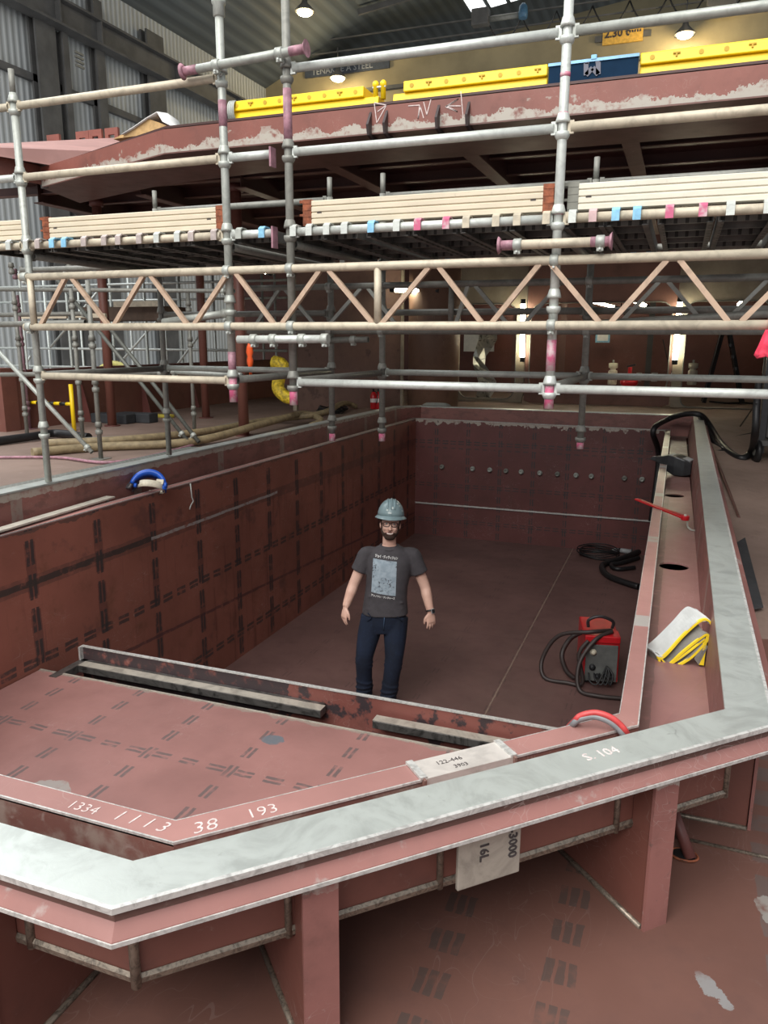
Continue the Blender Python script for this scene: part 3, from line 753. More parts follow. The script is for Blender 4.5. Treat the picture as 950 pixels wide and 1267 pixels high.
lattice(4.148, -4.17, .98, [-3.765, -3.15, -2.54, -1.935, -1.285, -.69, -.075, .53], [-4.055, -3.45, -2.845, -2.24, -1.61, -.985, -.375, .225, .83], [-4.09, -1.61], 3.555, 3.232, (M_warm, M_buffp),
        'near lattice girder of buff tubes spanning the pool in front of the poles', (-4.13, P2[0]+.02, P3[0]+.02, P4[0]))
lattice(5.60, -3.3, 1.0, [-2.98, -2.28, -1.45, -.80, -.15, .5], [-3.28, -2.64, -1.97, -1.60, -1.12, -.47, .18, .83], [-1.60], 3.555, 3.222, (M_galvd, M_galv),
        'far lattice girder of grey tubes behind the near one', (-2.58, -2.15, -.63))
# rear row
RX = (-4.17, -2.585, -2.155, -.63, .92)
rz = (2.157, 2.36, 2.38, 2.40, 2.40)
rl = ('rear scaffold pole standing on the left rim of the pool', 'rear scaffold pole hanging low with a pink tip, left of the rear pair', 'rear scaffold pole hanging low, right of the rear pair',
      'rear scaffold pole hanging over the far right of the pool', 'rear scaffold pole past the right edge')
for x, z0, lab in zip(RX, rz, rl):
    std('scaffold_standard', x, YR, z0, 4.21, (3.762, 3.35, 2.915, 2.5), M_galvd, lab, pink=None if z0 < 2.3 else .06, group='rear scaffold standards')
for a, b, nmx in ((0, 1, 'left'), (2, 3, 'middle'), (3, 4, 'right')):
    ledger(RX[a], RX[b], YR, 2.915, M_galv, 'rear scaffold tube: lowest rail of the %s bay' % nmx, group='rear ledgers')
    ledger(RX[a], RX[b], YR, 3.36, M_galvd, 'rear scaffold tube: rail behind the girders in the %s bay' % nmx, group='rear ledgers')
    ledger(RX[a], RX[b], YR, 3.762, M_galvd, 'rear scaffold tube: deck bearer of the %s bay' % nmx, group='rear ledgers')
    ledger(RX[a], RX[b], YR, 4.19, M_galvd, 'rear scaffold tube: guard rail of the %s bay' % nmx, group='rear ledgers')
ledger(-5.7, RX[0], YR, 3.762, M_galvd, 'rear scaffold tube: deck bearer of the far left bay', group='rear ledgers')
def transom(a, x2, z, mat, label):
    p, q = Vector((a[0], a[1], z)), Vector((x2, YR, z)); d = (q-p).normalized()
    t = thing('scaffold_transom', label, 'scaffold tube', tuple((p+q)/2), 'scaffold transoms')
    MB().pipe(p+d*.045, q-d*.045, TR, n=12).build('tube', mat, t)
    for e, s in ((p, 1), (q, -1)): MB().bar(e+d*s*.06, e+d*s*.028, .016, .062).build('blade_end', mat, t)
for a, x2, nmx in ((P1, RX[0], 'leftmost poles'), (P2, RX[1], 'left poles of the pairs'), (P3, RX[2], 'right poles of the pairs'), (P4, RX[3], 'pink-smeared pole and the pole behind it')):
    transom(a, x2, 2.91, M_galvd, 'dark cross tube at lowest rail height joining the %s' % nmx)
    transom(a, x2, 3.70, M_galvd, 'dark cross tube under the deck joining the %s' % nmx)
# deck planks
HK = [(-4.40, -4.27, 'w', 'w'), (-4.12, -4.02, 'w', 'd'), (-3.90, -3.80, 'b', 'b'), (-3.64, -3.48, 'd', 'd'), (-3.37, -3.21, 'd', 'd'), (-3.08, -2.93, 'w', 'w'), (-2.83, -2.67, 'd', 'd'), (-2.50, -2.345, 'p', 'b'),
      (-2.14, -2.04, 'w', 'w'), (-1.93, -1.82, 'w', 'w'), (-1.66, -1.51, 'b', 'w'), (-1.39, -1.23, 'r', 'r'), (-1.12, -.96, 'c', 'c'), (-.85, -.70, 'c', 'c'), (-.57, -.47, 'w', 'k'), (-.36, -.26, 'b', 'b'), (-.11, .04, 'r', 'r'), (.16, .32, 'w', 'w'), (.47, .60, 'w', 'w'), (.74, .86, 'w', 'w')]
hm = dict(w=M_galvw, d=M_dusk, b=M_bluep, r=M_pinkp, c=M_warm, k=plain('faded_pink_paint', (0.55, 0.38, 0.38), 0.5), p=M_galv)
hn = dict(w='whitish', d='dusky', b='pale blue', r='pink', c='buff', k='faded pink', p='grey')
def plank_mat():
    def fn():
        x, y, z = xyz()
        sl = near(frac(y/0.11), 0.5, 0.2)*near(frac(x/0.055), 0.5, 0.16)
        n = noise(6, 4)
        c = cmix((0.10, 0.10, 0.095), (0.19, 0.185, 0.17), sstep(n, 0.3, 0.7))
        return dict(col=cmix(c, (0.015, 0.015, 0.015), sl*0.8), rough=0.5, metal=0.35)
    return material('perforated_steel_plank', fn)
M_plank = plank_mat()
for i, (xa, xb, ca, cb_) in enumerate(HK):
    c = (xa+xb)/2; hw = min(.125, max(.10, (xb-xa)/2+.05))
    nx = HK[i+1][0] if i+1 < len(HK) else None
    where = 'third from the left end' if i == 2 else ''
    idx = ['first', 'second', 'third', 'fourth', 'fifth', 'sixth', 'seventh', 'eighth', 'ninth', 'tenth', 'eleventh', 'twelfth', 'thirteenth', 'fourteenth', 'fifteenth', 'sixteenth', 'seventeenth', 'eighteenth', 'nineteenth', 'twentieth'][i]
    t = thing('scaffold_plank', '%s steel deck plank from the left, with %s front hooks' % (idx, hn[ca] if ca == cb_ else hn[ca]+' and '+hn[cb_]), 'scaffold plank', (c, (YF+YR)/2, 3.73), 'steel planks of the scaffold deck')
    mb = MB(); y0, y1 = YF+.035, YR-.035
    mb.box((c-hw, y0, 3.776), (c+hw, y1, 3.782))
    for s in (-1, 1):
        mb.box((c+s*hw-.004, y0, 3.722), (c+s*hw+.004, y1, 3.782)); mb.box((c+s*(hw-.012)-.014, y0, 3.718), (c+s*(hw-.012)+.014, y1, 3.724))
    for k in range(5): mb.box((c-hw, y0+(y1-y0)*(k+.5)/5-.012, 3.735), (c+hw, y0+(y1-y0)*(k+.5)/5+.012, 3.779))
    mb.build('deck_sheet', M_plank, t)
    for x, cc in ((xa, ca), (xb, cb_)):
        for yy, sg in ((YF, -1), (YR, 1)):
            pts = [(yy-sg*.045, 3.770), (yy-sg*.03, 3.792), (yy+sg*.012, 3.794), (yy+sg*.029, 3.782), (yy+sg*.031, 3.735)]
            ot = [(yy-sg*.045, 3.780), (yy-sg*.033, 3.799), (yy+sg*.016, 3.801), (yy+sg*.037, 3.786), (yy+sg*.038, 3.735)]
            mb = MB(); mb.extrude([(x-.019, a, b) for a, b in pts+ot[::-1]], (.038, 0, 0))
            h = mb.build('hook', hm[cc], t)
            if sg < 0: h['label'] = hn[cc]+' front hook'
# ribbed toe boards
def toe(x0, x1, mat, endm, label, left=True, right=True, y=4.262):
    t = thing('toe_board', label, 'toe board', ((x0+x1)/2, y, 3.80), 'ribbed toe boards')
    mb = MB(); z0, z1 = 3.803, 3.937; n = 4; h = (z1-z0)/n
    prof = [(y+.012, z0), (y+.012, z1)]
    for k in range(n-1, -1, -1):
        prof += [(y-.010, z0+(k+1)*h-.002), (y-.014, z0+(k+1)*h-.006), (y-.014, z0+k*h+.006), (y-.006, z0+k*h+.002)]
    mb.extrude([(x0, a, b) for a, b in prof], (x1-x0, 0, 0)); mb.build('board', mat, t)
    for on, xe, s in ((left, x0, -1), (right, x1, 1)):
        if not on: continue
        e = MB(); xo = xe+s*.055
        e.box((min(xe, xo), y-.014, z0-.002), (max(xe, xo), y-.009, z1+.006))
        e.box((min(xe, xo), y+.009, z0-.002), (max(xe, xo), y+.013, z1+.006))
        for k in range(4):
            zz = z0+.008+k*.036
            e.box((min(xe, xo), y-.016, zz), (max(xe, xo), y+.013, zz+.012))
        e.box((min(xo, xo+s*.022), y-.012, z1-.012), (max(xo, xo+s*.022), y+.004, z1+.004)); e.box((min(xo, xo+s*.022), y-.012, z0+.05), (max(xo, xo+s*.022), y+.004, z0+.062))
        e.build('end_casting', endm, t)
        MB().box((xe-s*.05-.014, y-.0155, 3.865), (xe-s*.05+.014, y-.0135, 3.872)).build('stamp_mark', M_ink, t)
def board_mat(name, col):
    def fn():
        n = noise(3, 6, vec=stretch(0.6, 3, 3)); n2 = noise(30, 4)
        c = cmix(tuple(q*0.85 for q in col), col, sstep(n, 0.35, 0.65)); c = cmix(c, tuple(q*0.6 for q in col), sstep(n2, 0.62, 0.8)*0.5)
        return dict(col=c, rough=0.55)
    return material(name, fn)
M_tb1 = board_mat('buff_ribbed_board', (0.66, 0.58, 0.44)); M_tb2 = board_mat('pale_ribbed_board', (0.74, 0.70, 0.58))
toe(-5.6, -4.21, M_tb1, M_rust, 'ribbed buff toe board on the far left bay of the deck', right=False)
toe(-3.985, -2.70, M_tb1, M_rust, 'ribbed buff toe board on the left bay of the deck')
toe(-2.06, -.735, M_tb1, M_rust, 'ribbed buff toe board with rust-red end castings on the middle bay of the deck')
toe(-.555, .84, M_tb2, plain('grey_casting', (0.20, 0.20, 0.17), 0.6), 'palest ribbed toe board, on the right bay of the deck')
# rag on the girder
rag = MB(); rings = []
for k in range(9):
    f = k/8; z = 3.21-.125*f; w = .012+.028*f
    rings.append([(.375-.01*f+w*math.cos(2*PI*j/14)*(1+.25*math.sin(j*2.1+f)), 4.125+.012*math.sin(2*PI*j/14)*(1+f)+.006*math.sin(3*f*PI), z-.012*f*math.sin(j*1.7)) for j in range(14)])
rag.loft(rings)
rag.tube([(.375, 4.118, 3.20), (.375, 4.118, 3.245), (.375, 4.148, 3.262), (.375, 4.178, 3.245)], .006, 6)
o = rag.build('rag', plain('bright_pink_cloth', (0.75, 0.05, 0.10), 0.8, 0, 0.2, 12)); tag(o, 'bright pink rag hanging from the near lattice girder at the right', 'rag')
# ================================================================== HANGAR SHELL
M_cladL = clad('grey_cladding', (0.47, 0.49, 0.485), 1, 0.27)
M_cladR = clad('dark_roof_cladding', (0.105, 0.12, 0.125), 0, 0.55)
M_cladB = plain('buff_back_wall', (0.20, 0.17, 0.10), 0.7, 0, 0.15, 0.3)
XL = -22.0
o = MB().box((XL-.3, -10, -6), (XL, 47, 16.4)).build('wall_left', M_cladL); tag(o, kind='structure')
o = MB().box((XL, 46, -6), (30, 46.3, 24)).build('wall_back', M_cladB); tag(o, kind='structure')
RZ = [(XL-.3, 16.2), (-16.0, 19.0), (30, 24.3)]
mb = MB()
for (xa, za_), (xb, zb_) in zip(RZ[:-1], RZ[1:]):
    mb.extrude([(xa, 16, za_), (xb, 16, zb_), (xb, 46.3, zb_), (xa, 46.3, za_)], (0, 0, .3))
o = mb.build('ceiling', M_cladR); tag(o, kind='structure')
def rz_(x): return 19.0+(x+16)*(24.3-19.0)/46 if x > -16 else 16.2+(x-XL+.3)*(19.0-16.2)/(-16-XL+.3)
for i, y in enumerate((33, 38.5)):
    o = MB().bar((-16, y, rz_(-16)-.3), (28, y, rz_(28)-.3), .14, .26).build('trim_%d' % (i+2), M_hsteel); tag(o, kind='structure')
# skylight strip in the roof
o = MB()
for k in range(4):
    x0 = -11.4+k*1.0
    o.add([(x0, 38.9, rz_(x0)-.04), (x0+.8, 38.9, rz_(x0+.8)-.04), (x0+.8, 42.5, rz_(x0+.8)-.04), (x0, 42.5, rz_(x0)-.04)], [(0, 1, 2, 3)])
o = o.build('window_1', M_skyl); tag(o, kind='structure')
# runway beam, columns, girts
t = thing('crane_runway_beam', 'deep dark steel beam running along the left hangar wall, top left', 'steel beam', (XL+.9, 22, 13.9))
MB().box((XL+.55, 5, 13.95), (XL+.6, 45, 14.75)).build('web', M_hsteel, t)
MB().box((XL+.3, 5, 14.72), (XL+.85, 45, 14.80)).build('flange', M_hsteel, t); MB().box((XL+.3, 5, 13.88), (XL+.85, 45, 13.96)).build('flange', M_hsteel, t)
for y in (16, 20, 24, 26.1, 31, 36): MB().box((XL+.6, y-.03, 13.95), (XL+.82, y+.03, 14.75)).build('stiffener', M_hsteel, t)
def hcol(px0, px1, lab, x=XL+.1, ztop=15.6):
    y0 = at_x(px0, 150, x+.3).y; y1 = at_x(px1, 150, x+.3).y
    t = thing('hangar_column', lab, 'steel column', (x+.3, (y0+y1)/2, -6), 'columns of the left hangar wall')
    MB().box((x, y0, -6), (x+.08, y1, ztop)).build('flange', M_hsteel, t); MB().box((x+.27, y0, -6), (x+.35, y1, ztop)).build('flange', M_hsteel, t)
    MB().box((x+.08, (y0+y1)/2-.06, -6), (x+.27, (y0+y1)/2+.06, ztop)).build('web', M_hsteel, t)
hcol(52, 76, 'wide dark steel column against the grey hangar cladding, nearest the left edge')
hcol(84, 91, 'narrow dark steel column just right of the wide one on the hangar wall', ztop=13.9)
hcol(124, 134, 'slender dark hangar column in the middle of the left cladding')
hcol(186, 206, 'dark hangar column at the far end of the left wall')
for i, (z, ) in enumerate(((12.05,), (8.6,))):
    o = MB().box((XL, -5, z-.12), (XL+.18, 46, z+.12)).build('trim_%d' % (i+6), M_hsteel); tag(o, kind='structure')
# access cage on the column
cg = thing('ladder_cage', 'small pale ladder cage fixed beside the hangar column under the beam', 'ladder', tuple(at_x(98, 75, XL+1)))
a = at_x(92, 58, XL+1); b = at_x(104, 85, XL+1)
for y in (a.y, b.y): MB().bar((XL+1, y, b.z-.2), (XL+1, y, a.z), .08, .08).build('rail', M_galvd, cg)
for k in range(4): z = b.z+(a.z-b.z)*k/4; MB().bar((XL+1, a.y, z), (XL+1, b.y, z), .07, .07).build('rung', M_galvd, cg)
# overhead crane: girder, walkway, railing
cr = thing('crane_girder', 'long buff overhead crane girder with railed walkway across the back of the hall', 'crane', (0, 40, 14))
MB().box((-23, 40, 14.3), (20, 41.2, 16.9)).build('girder', M_crane, cr)
MB().box((-23, 39.7, 16.9), (20, 41.5, 17.05)).build('flange', M_crane, cr); MB().box((-23, 39.75, 15.55), (20, 40.0, 15.72)).build('walkway', M_hsteel, cr)
for k in range(22): x = -19+k*1.5; MB().bar((x, 39.6, 16.9), (x, 39.6, 18.1), .06, .06).build('railing_post', M_hsteel, cr)
for z in (17.5, 18.1): MB().bar((-19, 39.6, z), (14, 39.6, z), .06, .06, up=(0, 1, 0)).build('railing', M_hsteel, cr)
for k in range(9):
    x = -9+k*1.6; MB().tube([(x+d*.8, 39.5, 17.9-.95*(1-d*d)) for d in [q/5-1 for q in range(11)]], .035, 5).build('festoon_cable', M_black, cr)
sg = at_y(423, 83, 39.9)
s = MB().box((sg.x-2.1, 39.86, sg.z-.32), (sg.x+2.6, 39.95, sg.z+.12)).build('name_board', plain('dark_slate_sign', (0.045, 0.055, 0.075), 0.6), cr); s['label'] = 'dark name board with worn pale letters'
text('lettering', 'TENAKKE A STEEL', .42, (sg.x-1.7, 39.85, sg.z-.22), (1, 0, 0), (0, 0, 1), M_grey, s, depth=.01)
sg = at_y(774, 42, 39.9)
s = MB().box((sg.x-1.0, 39.86, sg.z-.36), (sg.x+.75, 39.95, sg.z+.28)).build('load_sign', plain('orange_sign', (0.62, 0.36, 0.06), 0.6), cr); s['label'] = 'orange load sign'
text('lettering', '2.30 t', .46, (sg.x-.92, 39.85, sg.z-.08), (1, 0, 0), (0, 0, 1), M_ink, s, depth=.01, tick=.012)
for k in range(5): MB().box((sg.x+.15+k*.11, 39.85, sg.z+.02), (sg.x+.22+k*.11, 39.855, sg.z+.12)).build('lettering', M_ink, s)
MB().box((sg.x-1.35, 39.88, sg.z-.2), (sg.x+1.1, 39.94, sg.z+.05)).build('sign_bracket', M_hsteel, s)
def hall_lamp(px, py, y, lab, en=420):
    p = at_y(px, py, y); t = thing('hall_lamp', lab, 'lamp', tuple(p), 'high hall lamps')
    MB().lathe(p, [(.10, .55), (.14, .35), (.42, .05), (.45, 0), (.40, .02)], n=16).build('shade', M_hsteel, t)
    MB().ball(p, .34, sc=(1, 1, .45)).build('lamp_glass', M_warmlamp, t)
    l = bpy.data.lights.new('hall_lamp_light', 'POINT'); l.energy = en; l.color = (1, .80, .45); l.shadow_soft_size = .3
    lo = bpy.data.objects.new('hall_lamp_light', l); COL.objects.link(lo); lo.location = p+Vector((0, -.6, -.5))
    MB().cyl((p.x, p.y, p.z+.5), (p.x, p.y, p.z+1.4), .03).build('stem', M_hsteel, t)
hall_lamp(377, 15, 33.5, 'lit round lamp under the roof between the close pair of poles', 60)
hall_lamp(418, 97, 38.9, 'lit round lamp under the crane girder above the yellow barrier joint', 300)
hall_lamp(847, 43, 38.9, 'lit round lamp under the crane girder at the upper right')
p = at_y(622, 15, 38.8); t = thing('crane_winch', 'small grey winch box on the crane walkway at the top', 'machine', tuple(p))
MB().box((p.x-1.5, p.y, p.z-.35), (p.x-.7, p.y+.5, p.z+.35)).build('housing', M_hsteel, t, bevel=.05); MB().cyl((p.x-.7, p.y+.3, p.z-.1), (p.x+.8, p.y+.3, p.z-.1), .12).build('drum', M_galvd, t)
MB().lathe((p.x+.9, p.y+.2, p.z-.3), [(.2, 0), (.22, .2), (.18, .5), (.08, .62)], n=14).build('motor', plain('blue_motor', (.05, .13, .22), .5), t)
p = at_y(893, 5, 38.9); t = thing('floodlight', 'dark square floodlight hung on the crane girder near the top right', 'lamp', tuple(p))
MB().box((p.x-.6, p.y, p.z-.3), (p.x+.6, p.y+.4, p.z+.5)).build('housing', M_hsteel, t, bevel=.05); MB().box((p.x-.5, p.y+.05, p.z+.5), (p.x+.4, p.y+.3, p.z+.7)).build('bracket', M_galvd, t)

# ================================================================== UPPER DECK OVERHANG
ov = thing('deck_overhang', 'red primed upper deck edge overhanging the back of the pool', 'ship deck', (-1.5, 8, 4.9))
M_under = primer('underdeck_shade_primer', (.06, .022, .019), None, scuff=.08)  # shade under the deck put into a darker primer colour
YO = 6.6; T = Vector((-7.1, 7.5, 0)); A = Vector((-4.73, YO, 0))
Lf = at_z(0, 218, 4.9); Lf.z = 0; Lf2 = Lf+(Lf-T)*1.2
MB().extrude([(6, YO, 4.88), (A.x, YO, 4.88), (A.x, YO, 5.085), (6, YO, 5.085)], (0, .012, 0)).build('fascia', M_fascia, ov)
d = (T-A).normalized(); nn = Vector((d.y, -d.x, 0)); nn = nn if nn.y > 0 else -nn
MB().extrude([A+Vector((0, 0, 4.88)), T+Vector((0, 0, 4.88)), T+Vector((0, 0, 5.085)), A+Vector((0, 0, 5.085))], nn*.012).build('fascia', M_fascia, ov)
MB().extrude([T+Vector((.02, .03, 4.9)), Lf2+Vector((0, .03, 4.9)), Lf2+Vector((0, .03, 5.1)), T+Vector((.02, .03, 5.1))], (0, .012, 0)).build('fascia', M_red, ov)
MB().extrude([T+Vector((0, -.005, 4.86)), T+Vector((.10, -.01, 4.86)), T+Vector((.08, -.01, 5.1)), T+Vector((-.04, -.005, 5.1))], (0, .02, 0)).build('end_plate', M_hsteel, ov)
I1 = at_z(320, 214, 4.87); I2 = at_z(200, 229, 4.87); I3 = at_z(99, 251, 4.87)
MB().prism([(6, YO), (6, I1.y), (I1.x, I1.y), (I2.x, I2.y), (I3.x, I3.y), (T.x, T.y), (A.x, A.y)], 4.868, 4.88).build('soffit_plate', primer('soffit_primer', (0.135, 0.06, 0.048), None, scuff=.12), ov)
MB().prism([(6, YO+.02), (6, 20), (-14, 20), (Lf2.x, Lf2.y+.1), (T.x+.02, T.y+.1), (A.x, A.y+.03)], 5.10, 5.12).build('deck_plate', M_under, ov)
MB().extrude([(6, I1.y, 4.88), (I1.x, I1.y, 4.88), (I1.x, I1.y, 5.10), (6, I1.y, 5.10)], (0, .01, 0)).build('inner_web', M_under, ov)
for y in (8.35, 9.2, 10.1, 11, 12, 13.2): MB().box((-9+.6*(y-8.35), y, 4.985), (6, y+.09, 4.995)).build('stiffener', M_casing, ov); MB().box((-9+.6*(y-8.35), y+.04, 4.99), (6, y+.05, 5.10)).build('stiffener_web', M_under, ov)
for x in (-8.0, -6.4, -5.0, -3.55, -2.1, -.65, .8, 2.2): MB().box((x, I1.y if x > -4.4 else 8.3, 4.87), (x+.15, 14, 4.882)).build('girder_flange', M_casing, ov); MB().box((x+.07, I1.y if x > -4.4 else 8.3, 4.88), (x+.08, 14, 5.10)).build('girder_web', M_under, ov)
for px in (458, 478, 542, 579):
    q = at_y(px, 160, YO-.01)
    mb = MB(); x = q.x
    mb.extrude([(x-.010, YO+.0, 5.045), (x-.010, YO-.085, 4.93), (x-.010, YO-.06, 4.85), (x-.010, YO+.14, 4.80), (x-.010, YO+.14, 4.868), (x-.010, YO, 4.88)], (.020, 0, 0))
    mb.build('lug_plate', plain('dark_lug_steel', (0.06, 0.045, 0.045), .5, .3), ov)
def fchalk(pts):
    mb = MB(); w = [at_y(px, py, YO-.003) for px, py in pts]
    for a, b in zip(w[:-1], w[1:]): mb.bar(a, b, .007, .002, up=(0, 1, 0))
    mb.build('chalk_mark', M_chalk, ov)
for pts in ([(463, 128), (466, 152), (478, 130), (463, 127), (478, 130), (467, 138)], [(505, 131), (519, 130), (517, 147), (520, 132), (524, 146)], [(524, 126), (528, 142), (533, 123)], [(552, 132), (567, 122), (551, 132), (566, 138), (552, 131), (570, 131)], [(570, 113), (573, 146)]): fchalk(pts)
# sloping house plate far left
u0 = Lf2+Vector((0, .1, 5.1)); u1 = T+Vector((.3, .1, 5.1))
w0 = at_y(-60, 190, 11.2); w1 = at_y(150, 170, 11.2)
o = MB().extrude([u0, u1, Vector((-6.4, 8.6, 5.42)), w1, w0], (0, 0, -.02)).build('sloping_plate', plain('pale_pink_primer', (0.46, 0.26, 0.235), .5, 0, .12, 2), ov); o['label'] = 'pale pink sloping plate at the far left'
for i, (px, py) in enumerate(((66, 180), (102, 176), (118, 174), (138, 172))):
    q = at_y(px, py, 11.1); mb = MB()
    mb.extrude([(q.x-.13, q.y, q.z-.03), (q.x-.13, q.y, q.z+.17), (q.x+.13, q.y, q.z+.17), (q.x+.13, q.y, q.z-.03), (q.x+.06, q.y, q.z-.03), (q.x+.06, q.y, q.z+.07), (q.x-.06, q.y, q.z+.07), (q.x-.06, q.y, q.z-.03)], (0, .05, 0))
    mb.build('lug_plate', M_fascia, ov)
# ---- things on the upper deck
def barrier(px0, px1, lab, notch_r=False, notch_l=False):
    x0 = at_y(px0, 100, YO+.15).x; x1 = at_y(px1, 100, YO+.15).x; y = YO+.10; zt = 5.285; zb = 5.121
    t = thing('road_barrier', lab, 'barrier', ((x0+x1)/2, y+.2, zb), 'yellow plastic road barriers')
    xr = x1-.13 if notch_r else x1; xl = x0+.10 if notch_l else x0
    mb = MB(); mb.extrude([(x0, y, zb), (x0, y+.34, zb), (x0, y+.26, zt-.085), (x0, y+.02, zt-.085)], (x1-x0, 0, 0))
    mb.extrude([(xl, y-.012, zt-.085), (xl, y+.26, zt-.085), (xl, y+.24, zt), (xl, y-.004, zt)], (xr-xl, 0, 0))
    mb.build('body', M_yellow, t, bevel=.008)
    n = max(2, int((x1-x0)/.16))
    for k in range(n):
        x = xl+(xr-xl)*(k+.5)/n
        if k % 3 == 1: MB().box((x-.025, y-.020, zt-.035), (x+.025, y-.008, zt-.025)).box((x-.006, y-.020, zt-.055), (x+.006, y-.008, zt-.035)).build('recess_mark', M_yellowd, t)
        else: MB().cyl((x, y-.013, zt-.042), (x, y-.006, zt-.042), .018, n=12).build('recess_disc', M_yellowd, t)
    if notch_r:
        for dx in (-.035, .035): MB().lathe((x1+dx, y+.04, zt-.11), [(.022, 0), (.022, .10), (.028, .105), (.028, .135), (.012, .15)], n=12).build('hinge_pin', M_yellow, t)
        MB().bar((x1-.06, y+.03, zt-.012), (x1+.06, y+.03, zt-.012), .012, .012).build('hinge_wire', M_galvw, t)
barrier(287, 470, 'yellow plastic road barrier at the left end of the upper deck', notch_r=True)
barrier(488, 678, 'yellow plastic road barrier in the middle, left of the blue panel', notch_l=True)
barrier(791, 1040, 'yellow plastic road barrier to the right of the blue panel')
x0, x1 = at_y(679, 90, YO+.06).x, at_y(790, 75, YO+.06).x
t = thing('banner_panel', 'dark blue banner panel with a pale blue top rail between yellow barriers', 'banner', ((x0+x1)/2, YO+.06, 5.09))
MB().box((x0, YO+.05, 5.09), (x1, YO+.065, 5.25)).build('sheet', M_navy, t); MB().box((x0-.004, YO+.04, 5.247), (x1+.004, YO+.075, 5.268)).build('top_rail', plain('sky_blue_rail', (.25, .52, .80), .4), t)
xm = at_y(735, 70, YO+.05).x; MB().box((xm-.02, YO+.035, 5.262), (xm+.02, YO+.08, 5.292)).build('clip', M_bluep, t)
for pts in ([(725, 78), (725, 93)], [(725, 93), (733, 84), (740, 92)], [(740, 92), (740, 77)], [(724, 76), (729, 76)], [(737, 75), (742, 75)]):
    w = [at_y(px, py, YO+.045) for px, py in pts]; mb = MB()
    for a, b in zip(w[:-1], w[1:]): mb.bar(a, b, .036, .006, up=(0, 1, 0))
    mb.build('emblem', plain('dull_emblem', (.13, .13, .165), .6), t)
q = at_y(287, 148, YO+.1); t = thing('coiled_hose', 'grey coiled hose over a yellow post at the left end of the barriers', 'hose', (q.x, q.y, 5.12))
for k in range(5): MB().tube([(q.x-.01+k*.014, q.y+.05*math.cos(a), 5.20+.085*math.sin(a)) for a in [2*PI*j/18 for j in range(18)]], .008, 6, closed=True).build('coil', M_galv, t)
MB().cyl((q.x-.04, q.y+.05, 5.12), (q.x-.04, q.y+.05, 5.29), .02).build('post', M_yellow, t)
# sheet of plywood and white film
a, b, c = at_y(142, 170, 7.9), at_y(203, 158, 7.9), at_y(180, 149, 7.9)
t = thing('plywood_board', 'bent plywood board leaning on the deck edge at upper left', 'plywood', (b.x-.2, 7.9, 5.12))
mb = MB(); P = [at_y(px, py, 7.9) for px, py in ((140, 172), (170, 156), (184, 147), (206, 155), (200, 163), (170, 168))]
mb.extrude(P, (0, .25, .0)); mb.build('board', M_ply, t)
mb = MB(); top = [at_y(px, py, 7.86) for px, py in ((150, 166), (166, 156), (180, 146), (194, 138), (201, 150), (215, 157))]
mb2 = [p+Vector((.04, .34, -.012)) for p in top]
mb.loft([top, [(p+q)/2+Vector((0, 0, .03)) for p, q in zip(top, mb2)], mb2], closed=False, caps=False)
o = mb.build('plastic_film', M_white, None); sol = o.modifiers.new('thickness', 'SOLIDIFY'); sol.thickness = .006
tag(o, 'crumpled white film draped over the plywood at upper left', 'plastic film')

# ================================================================== SHIP SUPERSTRUCTURE BEHIND
o = MB().box((5.6, 6.7, 1.5), (5.7, 20, 5.1)).build('ship_bulkhead', M_dred); tag(o, 'added unseen dark red side bulkhead keeping light out of the deckhouse', 'bulkhead')  # added out of view to block side light from the dark back area
YW = 15.5
def wx(px, py=440): return at_y(px, py, YW).x
def wz(px, py): return at_y(px, py, YW).z
zt, zh = 5.09, wz(600, 376)
zs = wz(700, 486)
def rounded(x0, x1, z0, z1, r, lower=True):
    """rectangle outline with rounded corners in the wall plane"""
    pts = []
    for cx, cz, a0 in ((x1-r, z1-r, 0), (x0+r, z1-r, PI/2), (x0+r, z0+r, PI), (x1-r, z0+r, 1.5*PI)):
        for k in range(5): a = a0+PI/2*k/4; pts.append((cx+r*math.cos(a), YW, cz+r*math.sin(a)))
    return pts
def framed(name, lab, ox0, ox1, oz0, oz1, ix0, ix1, iz0, iz1, mat, r=.22, th=.10):
    t = thing(name, lab, 'window frame', ((ox0+ox1)/2, YW, oz0), 'cut-outs in the deckhouse front')
    inn = rounded(ix0, ix1, iz0, iz1, r); out = []
    for p in inn:   # matching outer point on the rectangle
        fx = (p[0]-ix0)/(ix1-ix0); fz = (p[2]-iz0)/(iz1-iz0); dx, dz = fx-.5, fz-.5
        s = .5/max(abs(dx), abs(dz)); out.append((ox0+(ox1-ox0)*(.5+dx*s), YW, oz0+(oz1-oz0)*(.5+dz*s)))
    n = len(inn); V3 = lambda p, y: (p[0], p[1]+y, p[2])
    L = [V3(p, 0) for p in out]+[V3(p, 0) for p in inn]+[V3(p, th) for p in inn]+[V3(p, th) for p in out]
    F = []
    for q in range(3): F += [(q*n+i, q*n+(i+1) % n, (q+1)*n+(i+1) % n, (q+1)*n+i) for i in range(n)]
    F += [(3*n+i, 3*n+(i+1) % n, (i+1) % n, i) for i in range(n)]
    MB().add(L, F).build('surround', mat, t)
    MB().tube([V3(p, -.004) for p in inn], .012, 5, closed=True).build('cut_edge', M_galvd, t)
    return t
za = 1.96
framed('deckhouse_opening', 'beige framed doorway with rounded corners in the deckhouse front, left of the vertical lamp', wx(558), wx(649), za, zt, wx(567), wx(638), wz(600, 493), zh, M_beige)
framed('deckhouse_opening', 'widest cut-out in the deckhouse front, between the two vertical lamps', wx(650), wx(832), za, zt, wx(655), wx(828), wz(740, 485), zh, primer('frame_primer', (.21, .10, .075), None, scuff=.2))
framed('deckhouse_opening', 'beige framed opening at the right behind the black A-frame ladder', wx(833), wx(975), za, zt, wx(846), wx(946), za+.01, zh, M_beige, r=.15)
